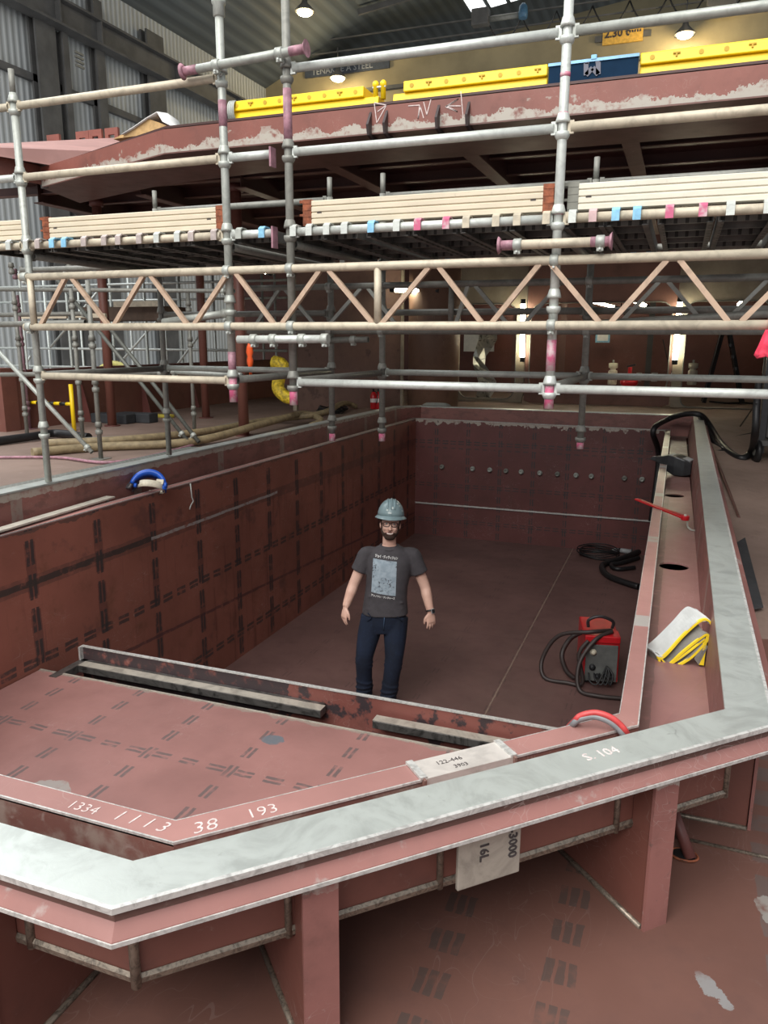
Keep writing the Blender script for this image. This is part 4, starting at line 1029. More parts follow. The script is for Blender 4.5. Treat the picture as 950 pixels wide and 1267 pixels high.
o = MB().box((wx(655)+.15, YW+.02, zs-.28), (wx(828)-.12, YW+.05, zs+.02)).build('sill_panel', M_beige); tag(o, 'long low beige sill panel under the widest deckhouse cut-out', 'panel')
o = MB().box((wx(545), YW-.02, za), (wx(559), YW+.1, zt)).build('ship_bulkhead', M_dred); tag(o, 'narrow dark red bulkhead strip between the round trunk and the left doorway', 'bulkhead')
o = MB().box((wx(975), YW-.02, 1.9), (5.7, YW+.1, zt)).build('ship_bulkhead', M_dred); tag(o, 'dark red bulkhead right of the right opening', 'bulkhead')
o = MB().box((-12, 19.6, 1.9), (5.7, 19.7, zt)).build('ship_bulkhead', M_red); tag(o, 'dark red rear bulkhead seen through the deckhouse cut-outs', 'bulkhead')
# casing: flat diagonal wall and round trunk
c0, c1 = at_z(366, 508, 1.95), at_z(496, 503, 1.95)
d = (c1-c0).normalized(); nn = Vector((d.y, -d.x, 0))
t = thing('casing_wall', 'tall brown steel casing wall with damp stains, left of the round trunk', 'wall panel', tuple((c0+c1)/2))
MB().extrude([c0, c1, c1+Vector((0, 0, 2.9)), c0+Vector((0, 0, 2.9))], -nn*.08).build('plate', primer('casing_primer', (.22, .135, .11), lambda x, y, z: [(sstep(noise(3.2, 4), .6, .66)*lt(z, 3.0), (.08, .05, .045), .6)], scuff=.1), t)
MB().bar(c0+Vector((0, 0, 0)), c0+Vector((0, 0, 3.1)), .07, .07, up=(0, 1, 0)).build('edge_post', M_beige, t)
ca = at_z(530, 507, 1.95); ca += Vector((-.03, .35, 0))
t = thing('round_trunk', 'round brown steel trunk with pale streaks beside the casing wall', 'trunk', tuple(ca))
MB().cyl(ca, ca+Vector((0, 0, 2.9)), .46, n=32).build('shell', primer('trunk_primer', (.25, .145, .10), lambda x, y, z: [(sstep(noise(4, 6, vec=stretch(2, 2, .5)), .66, .7), (.36, .28, .22), .5)], scuff=.3), t)
q = c1+(-nn)*-.01
MB().bar(c1+nn*.03, c1+nn*.03+Vector((0, 0, 3.0)), .05, .05, up=(0, 1, 0)).build('edge_post', M_beige, t)
# tube lamps
def tube_lamp(p, q, lab, r=.035):
    p, q = Vector(p), Vector(q); t = thing('tube_lamp', lab, 'lamp', tuple((p+q)/2), 'work tube lamps'); d = (q-p).normalized()
    MB().cyl(p, q, r, n=12).build('lit_tube', M_tube, t)
    for e, s in ((p, -1), (q, 1)): MB().cyl(e, e+d*s*.09, r*1.1, n=12).build('cap', M_blackp, t)
    return t
def Lm(px, py, y): return at_y(px, py, y)
tube_lamp(Lm(489, 359, 13.2), Lm(537, 360, 13.2), 'lit horizontal tube lamp on the round trunk')
tube_lamp(Lm(647, 376, 15.3), Lm(646, 442, 15.3), 'lit vertical tube lamp, left of the two on the deckhouse posts', .045)
tube_lamp(Lm(841, 374, 15.3), Lm(835, 445, 15.3), 'lit vertical tube lamp, right of the two on the deckhouse posts', .045)
tube_lamp(Lm(662, 368, 17.5), Lm(708, 368, 17.5), 'lit horizontal tube lamp inside the deckhouse behind the pink-smeared pole', .035)
tube_lamp(Lm(772, 366, 16.5), Lm(799, 379, 16.5), 'slanting lit tube lamp inside the deckhouse, left of the right post', .04)
tube_lamp(Lm(728, 372, 18.5), Lm(760, 380, 18.5), 'slanting lit tube lamp farthest back in the deckhouse', .03)
tube_lamp(Lm(606, 369, 18.8), Lm(636, 369, 18.8), 'faint lit tube lamp deep in the left doorway', .02)
q = Lm(916, 377, 18.5); t = thing('bulb_lamp', 'small lit bulb in the right opening', 'lamp', tuple(q)); MB().ball(q, .07).build('bulb', M_tube, t); MB().cyl(q+Vector((0, 0, .05)), q+Vector((0, 0, .2)), .03).build('socket', M_blackp, t)
tube_lamp(Lm(318, 333, 10.5), Lm(330, 337, 10.5), 'small lit tube lamp under the deck at the left, seen through the lattice girder', .03)
# ---- contents of the deckhouse
def panel(name, lab, cat, px0, py0, px1, py1, y, mat, th=.02, z0=None):
    a, b = at_y(px0, py0, y), at_y(px1, py1, y)
    o = MB().box((a.x, y, z0 if z0 is not None else b.z), (b.x, y+th, a.z)).build(name, mat); return tag(o, lab, cat)
panel('paper_sheet', 'white poster on the bulkhead seen through the left doorway, left of two', 'poster', 574, 413, 592, 435, 19.3, M_white)
panel('paper_sheet', 'white poster on the bulkhead seen through the left doorway, right of two', 'poster', 596, 413, 611, 435, 19.3, M_white)
a, b = at_y(737, 412, 19.2), at_y(754, 424, 19.2)
t = thing('notice_board', 'small white notice with a blue border on the dark red bulkhead', 'notice', tuple(a)); MB().box((a.x, 19.2, b.z), (b.x, 19.22, a.z)).build('border', M_bluep, t); MB().box((a.x+.04, 19.185, b.z+.04), (b.x-.04, 19.2, a.z-.04)).build('paper', M_white, t)
# crumpled foil
mb = MB(); rings = []
for k in range(10):
    f = k/9; q = at_y(599+6*math.sin(3*f*PI)-2*f, 400+92*f, 16.6); w = .11+.09*abs(math.sin(f*5+.6))
    rings.append([(q.x-w, q.y+.03*math.sin(k*2.3), q.z), (q.x, q.y-.05+.08*((k % 2)), q.z+.03*math.sin(k)), (q.x+w, q.y+.02*math.cos(k*1.7), q.z)])
mb.loft(rings, closed=False, caps=False, smooth=False); o = mb.build('foil_sheet', metal('silver_foil', (.55, .55, .5), .3, .6, 6, .3)); s = o.modifiers.new('thickness', 'SOLIDIFY'); s.thickness = .008
tag(o, 'crumpled silver foil strip hanging in the left deckhouse doorway', 'foil')
def bottle(px, py0, py1, y, mat, lab, r=.09):
    a, b = at_y(px, py0, y), at_y(px, py1, y); h = a.z-b.z
    t = thing('gas_canister', lab, 'canister', tuple(b), 'cream canisters in the deckhouse')
    MB().lathe(b, [(r*.9, 0), (r, .02), (r, h*.62), (r*.9, h*.66), (r*.6, h*.68), (r*.6, h*.74), (r, h*.78), (r, h*.98), (r*.5, h)], n=16).build('body', mat, t)
    MB().cyl(b+Vector((0, 0, h)), b+Vector((0, 0, h+.06)), .02).build('valve', M_galv, t)
bottle(757, 449, 476, 16.6, M_cream, 'cream canister by the sill, left of the red cylinder')
bottle(855.5, 449, 476, 16.6, M_cream, 'cream canister at the foot of the right post')
q = at_y(778, 476, 16.5); t = thing('fire_extinguisher', 'round red extinguisher on the deckhouse sill between the canisters', 'fire extinguisher', (q.x, q.y, q.z-.05), 'fire extinguishers')
MB().ball((q.x, q.y, q.z+.05), .15, sc=(1.2, 1, .8)).build('body', M_redg, t); MB().cyl((q.x, q.y, q.z+.12), (q.x, q.y, q.z+.35), .04).build('neck', M_redg, t); MB().bar((q.x-.06, q.y, q.z+.36), (q.x+.1, q.y, q.z+.40), .03, .03).build('handle', M_blackp, t)
for i, px in enumerate((790, 809, 829)):
    q = at_y(px, 472, 16.6); t = thing('tin_can', 'small white tin on the deckhouse sill, %s from the red cylinder' % ('first', 'second', 'third')[i], 'tin', tuple(q), 'white tins on the sill')
    MB().cyl(q, q+Vector((0, 0, .16)), .05+.01*i, n=14).build('can', M_white, t); MB().cyl(q+Vector((0, 0, .16)), q+Vector((0, 0, .175)), .054+.01*i, n=14).build('lid', M_galv, t)
for i, (px, m, lab) in enumerate(((556, M_dred, ''),)): pass
for i, (px0, px1, lab) in enumerate(((797, 804, 'dark grey steel upright inside the deckhouse near the tins'), (690, 697, 'dark red steel upright inside the deckhouse behind the pink-smeared pole'), (632, 637, 'thin steel upright inside the left doorway'))):
    a, b = at_y(px0, 470, 18.6), at_y(px1, 470, 18.6); t = thing('steel_upright', lab, 'steel post', (a.x, 18.6, 1.95), 'uprights in the deckhouse')
    MB().box((a.x, 18.6, 1.95), (b.x, 18.62, zt)).build('flange', M_hsteel if i == 0 else M_casing, t); MB().box(((a.x+b.x)/2-.01, 18.62, 1.95), ((a.x+b.x)/2+.01, 18.8, zt)).build('web', M_dred, t)
for i, (px, py0, py1, lab) in enumerate(((585, 376, 408, 'dark cable hanging at the left in the doorway'), (768, 376, 402, 'dark cable hanging near the blue-bordered notice'), (820, 420, 470, 'thin dark cable hanging near the right lamp'))):
    a, b = at_y(px, py0, 19.0), at_y(px+22, py1, 19.0)
    o = MB().tube(spline([a, (a+b)/2+Vector((0, 0, -.25)), b], 6), .012, 6).build('hanging_cable', M_black); tag(o, lab, 'cable')
# A-frame ladder
def ladder():
    t = thing('step_ladder', 'tall black A-frame ladder standing in the right opening', 'ladder', tuple(at_z(902, 468, 1.98)))
    top = at_y(897, 398, 17.0)
    for s, px, y in ((0, 873, 17.0), (1, 921, 17.2)):
        b = at_y(px, 466, y); b.z = 1.97
        for k in (-.2, .2):
            MB().bar((top.x+.04*s, top.y+k*.7, top.z), (b.x, b.y+k*1.2, b.z), .05, .07).build('stile', M_blackp, t)
        for j in range(1, 7):
            f = j/7; MB().bar((top.x+(b.x-top.x)*f, top.y-.14-.1*f, top.z+(b.z-top.z)*f), (top.x+(b.x-top.x)*f, top.y+.14+.1*f, top.z+(b.z-top.z)*f), .04, .06).build('tread', M_blackp if s else M_galvd, t)
    MB().box((top.x-.14, top.y-.18, top.z-.02), (top.x+.14, top.y+.18, top.z+.03)).build('cap', M_blackp, t)
ladder()
q = at_z(917, 482, 1.98); t = thing('wheelbarrow', 'black wheelbarrow tub beside the A-frame ladder', 'wheelbarrow', tuple(q))
mb = MB(); mb.loft([[(q.x-.28, q.y-.2, 2.28), (q.x+.28, q.y-.2, 2.28), (q.x+.28, q.y+.2, 2.28), (q.x-.28, q.y+.2, 2.28)], [(q.x-.48, q.y-.32, 2.62), (q.x+.42, q.y-.32, 2.62), (q.x+.42, q.y+.32, 2.62), (q.x-.48, q.y+.32, 2.62)]], caps=True, smooth=False); mb.build('tub', M_blackp, t)
MB().cyl((q.x-.42, q.y-.05, 2.14), (q.x-.42, q.y+.05, 2.14), .16, n=18).build('wheel', M_black, t)
for k in (-.22, .22): MB().tube([(q.x-.42, q.y+k*.3, 2.14), (q.x-.1, q.y+k, 2.28), (q.x+.6, q.y+k, 2.38)], .018, 8).build('handle', M_galvd, t); MB().bar((q.x+.25, q.y+k, 2.3), (q.x+.3, q.y+k, 1.98), .03, .03).build('leg', M_galvd, t)
q = at_z(873, 474, 1.98); t = thing('black_cabinet', 'low black equipment cabinet with small red light by the ladder', 'cabinet', tuple(q))
MB().box((q.x-.35, q.y, 1.98), (q.x+.2, q.y+.4, 2.75)).build('body', M_blackp, t, bevel=.02); q2 = at_y(876, 455, q.y-.02); MB().box((q2.x-.08, q.y-.02, q2.z-.04), (q2.x+.08, q.y, q2.z+.02)).build('indicator', M_redg, t); MB().box((q.x-.3, q.y-.01, 2.5), (q.x+.15, q.y, 2.7)).build('door', M_hsteel, t)
q = at_z(905, 500, 1.95)
o = MB().tube(spline([q+Vector((-.4, .3, .02)), q+Vector((-.1, 0, .02)), q+Vector((.3, .2, .02)), q+Vector((.7, -.1, .02)), q+Vector((1.1, .3, .02))], 6), .02, 6).build('power_cable', M_black); tag(o, 'black power cable lying on the deck in front of the wheelbarrow', 'cable')
# coil of wire on the back rim
q = at_z(688, 502, 2.105); q = Vector((at_z(690, 500, 2.11).x-1.0, 12.28, 2.112)); q.x = at_y(540, 500, 12.28).x
o = MB()
for k in range(4): o.tube([(q.x+(.24-.02*k)*math.cos(a), q.y+(.09-.012*k)*math.sin(a), q.z+.008+.010*k) for a in [2*PI*j/24 for j in range(24)]], .006, 5, closed=True)
o.v = [v for v in o.v]
wc = o.build('wire_coil', M_galv); tag(wc, 'flat coil of grey wire lying on the far rim of the pool', 'wire coil')

# ================================================================== LEFT SIDE DECK
ZL = 1.95
# bulwark
b0, b1 = at_z(69, 534, ZL), at_z(297, 497, ZL)
bx = -8.3
t = thing('bulwark', 'low dark red bulwark along the left side of the ship', 'ship bulwark', (bx, 11, ZL))
zb = at_x(283, 455, bx).z; y0 = at_x(69, 520, bx).y; y1 = 15.0
zb = ZL+.78
MB().box((bx-.02, 8.0, ZL), (bx, 15.4, zb)).build('plate', primer('bulwark_primer', (.165, .062, .045), None, scuff=.15), t)
MB().box((bx-.10, 8.0, zb), (bx+.06, 15.4, zb+.02)).build('cap_rail', M_dred, t)
MB().box((bx-.25, 7.75, ZL), (bx+.02, 8.0, zb+.05)).build('end_post', M_red, t)
for y in (9.2, 10.6, 12, 13.4): MB().extrude([(bx, y, ZL), (bx+.16, y, ZL), (bx, y, zb-.1)], (0, .02, 0)).build('stay', M_dred, t)
def pillar(px, py, lab, r=.062):
    b = at_z(px, py, ZL); t = thing('steel_pillar', lab, 'pillar', tuple(b), 'round red deck pillars')
    MB().cyl(b, Vector((b.x, b.y, 4.98)), r, n=20).build('shaft', primer('pillar_primer', (.19, .07, .052), None, scuff=.35), t); MB().cyl(b, b+Vector((0, 0, .012)), r+.05, n=20).build('foot_plate', M_dred, t)
    MB().cyl((b.x, b.y, 4.90), (b.x, b.y, 4.99), r+.03, n=20).build('head', M_dred, t)
pillar(139, 527, 'round red pillar on the left deck, leftmost of three'); pillar(255, 517, 'round red pillar on the left deck, middle of three'); pillar(302, 539, 'nearest round red pillar, close to the left rim of the pool', .066)
# inner poles of the left scaffold
def lpole(px0, py0, px1, py1, lab, mat, base=True, z1=3.72, zb=ZL, r=TR):
    b = at_z(px1, py1, zb); d = b.y; tp = at_y(px0, py0, d)
    t = thing('scaffold_standard', lab, 'scaffold pole', tuple(b), 'left deck scaffold standards')
    MB().pipe(b, (b.x, b.y, z1), r, n=10).build('tube', mat, t)
    for z in (2.25, 2.68, 3.11, 3.54, 3.97):
        MB().lathe((b.x, b.y, z), [(r, -.05), (.036, -.04), (.036, .0), (r, .0), (r, .03), (.036, .03), (.03, .08), (r, .085)], n=10).build('cup', mat, t)
    if base: MB().box((b.x-.075, b.y-.075, b.z), (b.x+.075, b.y+.075, b.z+.008)).build('base_plate', mat, t)
    return b
lp = [lpole(10, 347, 34, 540, 'grey scaffold pole at the left edge on the side deck', M_galvd), lpole(20, 375, 37, 531, 'mauve scaffold pole just right of the leftmost deck pole', plain('dark_mauve_paint', (.16, .085, .10), .5, 0, .3, 20)),
      lpole(84, 347, 103, 548, 'brownish scaffold pole on a base plate on the side deck, left of the diagonal braces', M_galvd), lpole(106, 368, 125, 568, 'scaffold pole with a mauve top at the foot of a diagonal brace', M_galvd),
      lpole(231, 344, 241, 539, 'slim scaffold pole on the side deck right of the diagonal braces', M_galvd)]
def ltube(p, q, lab, mat, r=TR, cat='scaffold tube', name='scaffold_tube'):
    p, q = Vector(p), Vector(q); t = thing(name, lab, cat, tuple((p+q)/2), 'left deck scaffold tubes')
    MB().pipe(p, q, r, n=10).build('tube', mat, t); d = (q-p).normalized()
    for f in (.04, .96): coupler(t, p+(q-p)*f, d)
M_brace = metal('dark_green_grey_tube', (.13, .135, .12), .55, .2, 8, .25)
b125, b34, b103, b241, b37 = lp[3], lp[0], lp[2], lp[4], lp[1]
ltube(at_y(-25, 410, b125.y-.1), (b125.x-.03, b125.y-.09, 2.03), 'lower grey diagonal brace reaching the foot of the pole with the mauve top', M_galv)
q = at_z(246, 547, ZL+.06); p = at_y(88, 345, q.y+.3)
ltube(p, q, 'long dark diagonal brace sloping down to the left rim, upper of two', M_brace); ltube(at_y(70, 345, q.y+.15), q+Vector((-.12, -.05, .02)), 'long dark diagonal brace sloping down to the left rim, lower of two', M_brace)
def lh(px0, py0, px1, py1, y, lab, mat, r=TR): ltube(at_y(px0, py0, y), at_y(px1, py1, y), lab, mat, r)
lh(-30, 464, 209, 461, b125.y, 'dark horizontal tube at knee height across the left scaffold poles', M_galvd)
lh(212, 460, 300, 465, b125.y+.2, 'grey horizontal tube at knee height just left of the nearest pillar', M_galv)
lh(-20, 358, 290, 360, b34.y, 'thin grey horizontal tube crossing behind the left lattice girder', M_galvd)
lh(-30, 402, 106, 399, b103.y, 'thick dark horizontal tube at the left edge beside the lattice girder', M_galvd, .035)
lh(-20, 390, 108, 388, b37.y, 'upper dark horizontal tube at the left edge', M_galvd, .03)
lh(70, 546, 260, 542, b241.y+.2, 'grey ledger lying just above the side deck', M_galvd)
lh(0, 552, 110, 556, b103.y, 'low grey tube near the deck at the left edge', M_galv)
lh(-20, 536, 20, 530, b37.y, 'black low tube at the far left deck edge', M_black)
# timber platform seen through the girder
a = at_y(45, 398, 8.6); b = at_y(108, 390, 8.6)
for i, (px0, py0, px1, py1, y, m, lab) in enumerate(((18, 388, 82, 394, 8.8, M_tb1, 'buff toe board of the far left scaffold, left end'), (90, 388, 130, 393, 8.8, M_tb1, 'buff toe board of the far left scaffold, beside the pillar'), (140, 373, 200, 379, 9.6, M_warm, 'pale board of the far scaffold, right of the leftmost pillar'), (100, 380, 205, 396, 9.8, plain('brown_timber', (.10, .065, .045), .7), 'dark brown timber deck of the far scaffold'), (0, 470, 50, 478, 9.5, M_tb1, 'buff board low at the left edge'))):
    a, b = at_y(px0, py0, y), at_y(px1, py1, y); o = MB().box((a.x, y, b.z), (b.x, y+.04 if i != 3 else y+.6, a.z)).build('toe_board', m); tag(o, lab, 'toe board')
# outer scaffold beyond the bulwark
for i, (px, y) in enumerate(((44, 13.5), (72, 14.5), (98, 13.2), (112, 16.0), (150, 14.2), (172, 14.5), (190, 13.4), (213, 15.0), (232, 14.0), (272, 15.5), (330, 15.0), (345, 15.6))):
    a = at_y(px, 560, y); o = MB().pipe((a.x, y, -2), (a.x, y, 4.6), .028, n=8).build('scaffold_standard', M_galvw if i % 2 else M_galv)
    tag(o, 'pale scaffold pole outside the bulwark, %s from the left of that row' % ['first', 'second', 'third', 'fourth', 'fifth', 'sixth', 'seventh', 'eighth', 'ninth', 'tenth', 'eleventh', 'twelfth'][i], 'scaffold pole', 'outer scaffold poles')
for i, (py, y) in enumerate(((352, 14.0), (432, 13.8), (372, 15.2), (455, 14.2))):
    a, b = at_y(-40, py, y), at_y(355, py, y); a.z = b.z = (a.z+b.z)/2
    o = MB().pipe(a, b, .026, n=8).build('scaffold_ledger', M_galvw); tag(o, 'pale horizontal tube outside the bulwark, %s' % ('highest of the row', 'third down', 'second down', 'lowest of the row')[i], 'scaffold tube', 'outer scaffold tubes')
for i, (x0, y0_, x1, y1_) in enumerate(((38, 440, 5, 500), (62, 430, 130, 350), (205, 470, 250, 410), (130, 470, 200, 390))):
    a, b = at_y(x0, y0_, 13.7), at_y(x1, y1_, 13.7); o = MB().pipe(a, b, .024, n=8).build('scaffold_brace', M_galvw); tag(o, 'pale diagonal brace outside the bulwark, %s from the left' % ('first', 'second', 'fourth', 'third')[i], 'scaffold tube', 'outer scaffold braces')
# yellow and black barrier post, mats, hoses
b = at_z(92, 533, ZL); t = thing('barrier_post', 'yellow and black barrier post by the bulwark end', 'barrier', tuple(b))
MB().cyl(b, b+Vector((0, 0, .62)), .028, n=12).build('post', M_yellow, t)
for k in range(9):
    MB().cyl(b+Vector((-.1*k, -.0*k, .36)), b+Vector((-.1*(k+1), 0, .355)), .024, n=10).build('band', M_yellow if k % 2 == 0 else M_black, t)
for i, (px, py, w, lab) in enumerate(((134, 524, .32, 'small dark foam block on the deck at the foot of the leftmost pillar'), (164, 523, .30, 'long dark foam block beside the smaller one'),)):
    a = at_z(px, py, ZL); o = MB().box((a.x-w, a.y, ZL), (a.x+w, a.y+.22, ZL+.14)).build('foam_block', plain('dark_foam', (.035, .037, .042), .8), bevel=.015); tag(o, lab, 'foam block')
a = at_z(200, 517, ZL); o = MB().box((a.x-.16, a.y, ZL), (a.x+.16, a.y+.12, ZL+.05)).build('yellow_case', plain('dull_yellow', (.5, .42, .06), .6), bevel=.012); tag(o, 'small yellow case lying on the side deck between pillars', 'case')
def hose(pts, r, mat, lab, name='hose'):
    w = [at_z(px, py, ZL+h) for px, py, h in pts]
    o = MB().tube(spline(w, 8), r, 10, mat if isinstance(mat, int) else 0).build(name, mat); return tag(o, lab, 'hose', 'hoses on the left deck')
hose([(60, 548, .05), (150, 544, .05), (250, 534, .05), (330, 520, .06), (395, 512, .14), (425, 499, .14), (440, 503, .05)], .045, M_hose, 'long tan hose looping up near the casing wall')
hose([(40, 560, .05), (120, 553, .05), (240, 546, .06), (330, 523, .13), (375, 512, .14), (397, 520, .08), (385, 527, .05)], .048, M_hose, 'tan hose with a bend ending near the rim, in front of the other')
hose([(100, 545, .03), (220, 538, .03), (300, 524, .04), (380, 514, .05), (420, 506, .05)], .035, plain('grey_hose', (.22, .22, .20), .6), 'grey hose running between the tan hoses')
hose([(-20, 566, .02), (70, 566, .02), (150, 571, .02), (260, 545, .02)], .015, M_mauve, 'thin mauve hose lying on the side deck')
hose([(-20, 548, .05), (40, 540, .06), (70, 536, .06), (110, 541, .05)], .05, M_black, 'black hose at the far left of the side deck')
a = at_z(408, 511, ZL); o = MB()
for k in range(5): o.tube([(a.x+.25*math.cos(q)+.02*k, a.y+.18*math.sin(q), ZL+.02+.02*k+.02*math.sin(q*3+k)) for q in [2*PI*j/20 for j in range(20)]], .012, 5, closed=True)
o = o.build('cable_coil', M_black); tag(o, 'untidy coil of black cable on the deck by the hoses', 'cable')
# chequer plate walkway by the left rim
def chq():
    x, y, z = xyz(); a = near(frac((x+y)*18), .5, .16); b = near(frac((x-y)*18), .5, .16); n = noise(4, 4)
    return dict(col=cmix(cmix((.13, .14, .125), (.20, .21, .19), sstep(n, .3, .7)), (.28, .29, .27), vmax(a, b)*.5), rough=.5, metal=.3)
o = MB().box((-4.62, 3.0, ZL+.005), (-4.32, 6.6, 2.09)).build('walkway_plate', material('chequer_plate', chq)); tag(o, 'grey chequer plate walkway beside the left rim of the pool', 'walkway')
# extinguishers, vest, yellow sling
for i, (px, dx) in enumerate(((462, 0), (468, .09))):
    q = at_z(px, 506, ZL); t = thing('fire_extinguisher', 'small red fire extinguisher at the casing wall, %s of the pair' % ('left', 'right')[i], 'fire extinguisher', tuple(q), 'fire extinguishers')
    MB().lathe(q, [(.055, 0), (.06, .02), (.06, .24), (.03, .30), (.02, .31)], n=14).build('cylinder', M_redg, t); MB().cyl(q+Vector((0, 0, .31)), q+Vector((0, 0, .36)), .018).build('valve', M_blackp, t)
    MB().cyl(q+Vector((0, 0, .12)), q+Vector((0, 0, .19)), .0612, n=14, caps=False).build('sticker', M_white, t); MB().tube(spline([q+Vector((0, -.02, .33)), q+Vector((.08, -.03, .28)), q+Vector((.07, -.03, .1))], 5), .009, 6).build('discharge_hose', M_black, t)
a = at_y(309, 428, 7.4)
mb = MB(); mb.loft([[(a.x+w*math.cos(2*PI*j/12)*(1+.3*math.sin(3*j)), 7.4+.03*math.sin(2*PI*j/12), a.z-.02-h) for j in range(12)] for w, h in ((.012, -.05), (.03, .0), (.038, .05), (.022, .09), (.034, .13), (.030, .17), (.012, .21), (.010, .30))]); o = mb.build('safety_harness', M_orange); tag(o, 'orange harness hanging under the white tube by the nearest pillar', 'harness')
pts = [at_y(px, py, 9.5) for px, py in ((338, 448), (350, 452), (346, 466), (344, 480), (352, 490), (362, 493))]
o = MB().tube(spline(pts, 5), [.09]*26, 8).build('lifting_sling', plain('yellow_black_sling', (.62, .45, .03), .6, 0, .5, 26)); tag(o, 'yellow and black sling hanging behind the close pair of poles', 'sling')
pts = [at_y(px, py, 12.5) for px, py in ((118, 462), (128, 454), (140, 450), (155, 454), (168, 460))]
o = MB().tube(spline(pts, 5), .06, 8).build('yellow_hose', plain('pale_yellow', (.62, .58, .18), .6)); tag(o, 'pale yellow hose arched over the bulwark', 'hose')
# ================================================================== LOOSE THINGS AROUND THE POOL
# folded tarpaulin in the wide gutter
def tarp():
    Y = 3.36
    A = at_y(813, 831, Y); A.z = max(A.z, GZ+.012)
    ext = at_z(799, 799, 1.83)-A
    t = thing('folded_tarpaulin', 'folded white tarpaulin with yellow hems and lining lying in the right gutter', 'tarpaulin', (A.x+.1, A.y, GZ))
    def P(px, py, dy=0): return at_y(px, py, Y+dy)
    outer = spline([A+Vector((-.004, 0, .004)), P(822, 812), P(846, 786, .01), P(864, 770, .015), P(874, 767, .015), P(881, 774, .01), P(881.5, 790)], 6)
    def sheet(pts, e, th, nm, mat, hem=None, lab=None):
        mb = MB(); n = len(pts)
        def nor(i):
            d = (pts[min(i+1, n-1)]-pts[max(i-1, 0)]).normalized(); return d.cross(Vector((0, 1, 0))).normalized()*th/2
        rings = []
        for f in (0, .25, .5, .75, 1):
            ring = [p+nor(i)+e*f+Vector((0, 0, .006*math.sin(f*5+i*.5))) for i, p in enumerate(pts)]+[p-nor(i)+e*f+Vector((0, 0, .006*math.sin(f*5+i*.5))) for i, p in reversed(list(enumerate(pts)))]
            rings.append(ring)
        mb.loft(rings, smooth=False); o = mb.build(nm, mat, t)
        if lab: o['label'] = lab
        if hem:
            mb = MB(); rings = []
            for f in (-.012, .07):
                q = th*.75
                rings.append([p+nor(i)*1.5+e*f for i, p in enumerate(pts)]+[p-nor(i)*1.5+e*f for i, p in reversed(list(enumerate(pts)))])
            mb.loft(rings, smooth=False); mb.build('hem', hem, t)
    YM = plain('yellow_hem', (.80, .58, .02), .5, 0, .12, 14); WM = plain('greyish_white_canvas', (.47, .485, .475), .6, 0, .12, 9); LM_ = plain('grey_lining', (.19, .18, .16), .7, 0, .2, 9)
    sheet(outer[:31], ext, .006, 'outer_fold', WM, YM, 'white canvas outer fold')
    inn = spline([A+Vector((.004, 0, .0)), P(820, 829), P(846, 806), P(872, 786), P(876, 789), P(872, 796), P(852, 816), P(822, 832)], 5)
    sheet(inn, ext*.8, .006, 'inner_fold', LM_, YM, 'yellow edged inner fold')
    inn2 = spline([A+Vector((.010, 0, .004)), P(828, 822), P(850, 808), P(872, 791)], 5)
    sheet(inn2, ext*.7, .004, 'inner_fold', LM_, YM)
    flap = [P(880, 788), P(878, 806), P(876, 820), P(873.5, 831)]
    flap = [Vector((min(p.x, .196), p.y, max(p.z, GZ+.01))) for p in flap]
    mb = MB(); mb.extrude([flap[0]+Vector((-.002, 0, 0)), flap[-1]+Vector((-.022, 0, 0)), flap[-1], flap[0]+Vector((.004, 0, 0))], (0, .05, 0)); mb.build('flap', YM, t)
    mb = MB(); mb.extrude([P(868, 796), Vector((P(858, 822).x, Y, GZ+.035)), Vector((flap[-1].x-.02, Y, GZ+.008)), P(876, 800)], (0, .035, 0)); mb.build('flap', LM_, t)
tarp()
# chain wrench
def wrench():
    a = at_z(787, 617.5, 1.925); b = at_z(846, 640, 1.885)
    t = thing('chain_wrench', 'long red chain wrench lying across the right coping, chain in the gutter', 'wrench', tuple((a+b)/2))
    d = (b-a).normalized(); s = d.cross(Vector((0, 0, 1))).normalized(); u = s.cross(d)
    mb = MB(); prof = [(0, .018), (.08, .019), (.6, .026), (1, .032)]
    rings = []
    for f, w in prof:
        c = a+(b-a)*f; rings.append([c+s*w+u*.006, c+s*w-u*.006, c-s*w-u*.006, c-s*w+u*.006])
    mb.loft(rings, smooth=False); mb.build('handle', M_redg, t, bevel=.002)
    rib = MB(); rib.loft([[a+(b-a)*f+s*w*.45+u*.0065, a+(b-a)*f+s*w*.45-u*.0065, a+(b-a)*f-s*w*.45-u*.0065, a+(b-a)*f-s*w*.45+u*.0065] for f, w in prof[1:]], smooth=False); rib.build('web', plain('dark_red_enamel', (.34, .008, .012), .4), t)
    MB().tube([a+d*.004+(s*math.cos(q)+d*math.sin(q))*.010 for q in [2*PI*j/14 for j in range(14)]], .004, 6, closed=True).build('hang_hole', M_galvw, t)
    h = MB().cyl(b+u*.016+d*.012, b-u*.016+d*.012, .030, n=18); h.obox(b+d*.004, d*.03, s*.020, u*.012); h.build('head', M_redg, t, bevel=.002)
    MB().cyl(b+u*.022+d*.012, b-u*.02+d*.012, .010, n=12).build('pivot_bolt', M_galvw, t)
    ch = [b+d*.03, at_z(850, 648, 1.84), at_z(851, 652, 1.815), at_z(855, 655.5, 1.80), at_z(860, 656.5, 1.80)]
    pts = spline(ch, 5)
    for i in range(len(pts)-1):
        c = (pts[i]+pts[i+1])/2; dd = (pts[i+1]-pts[i]).normalized(); ss = dd.cross(u).normalized()
        MB().obox(c, dd*max((pts[i+1]-pts[i]).length*.55, .006), ss*.008, u*.004).build('chain_link', M_galvw, t, bevel=.001)
wrench()
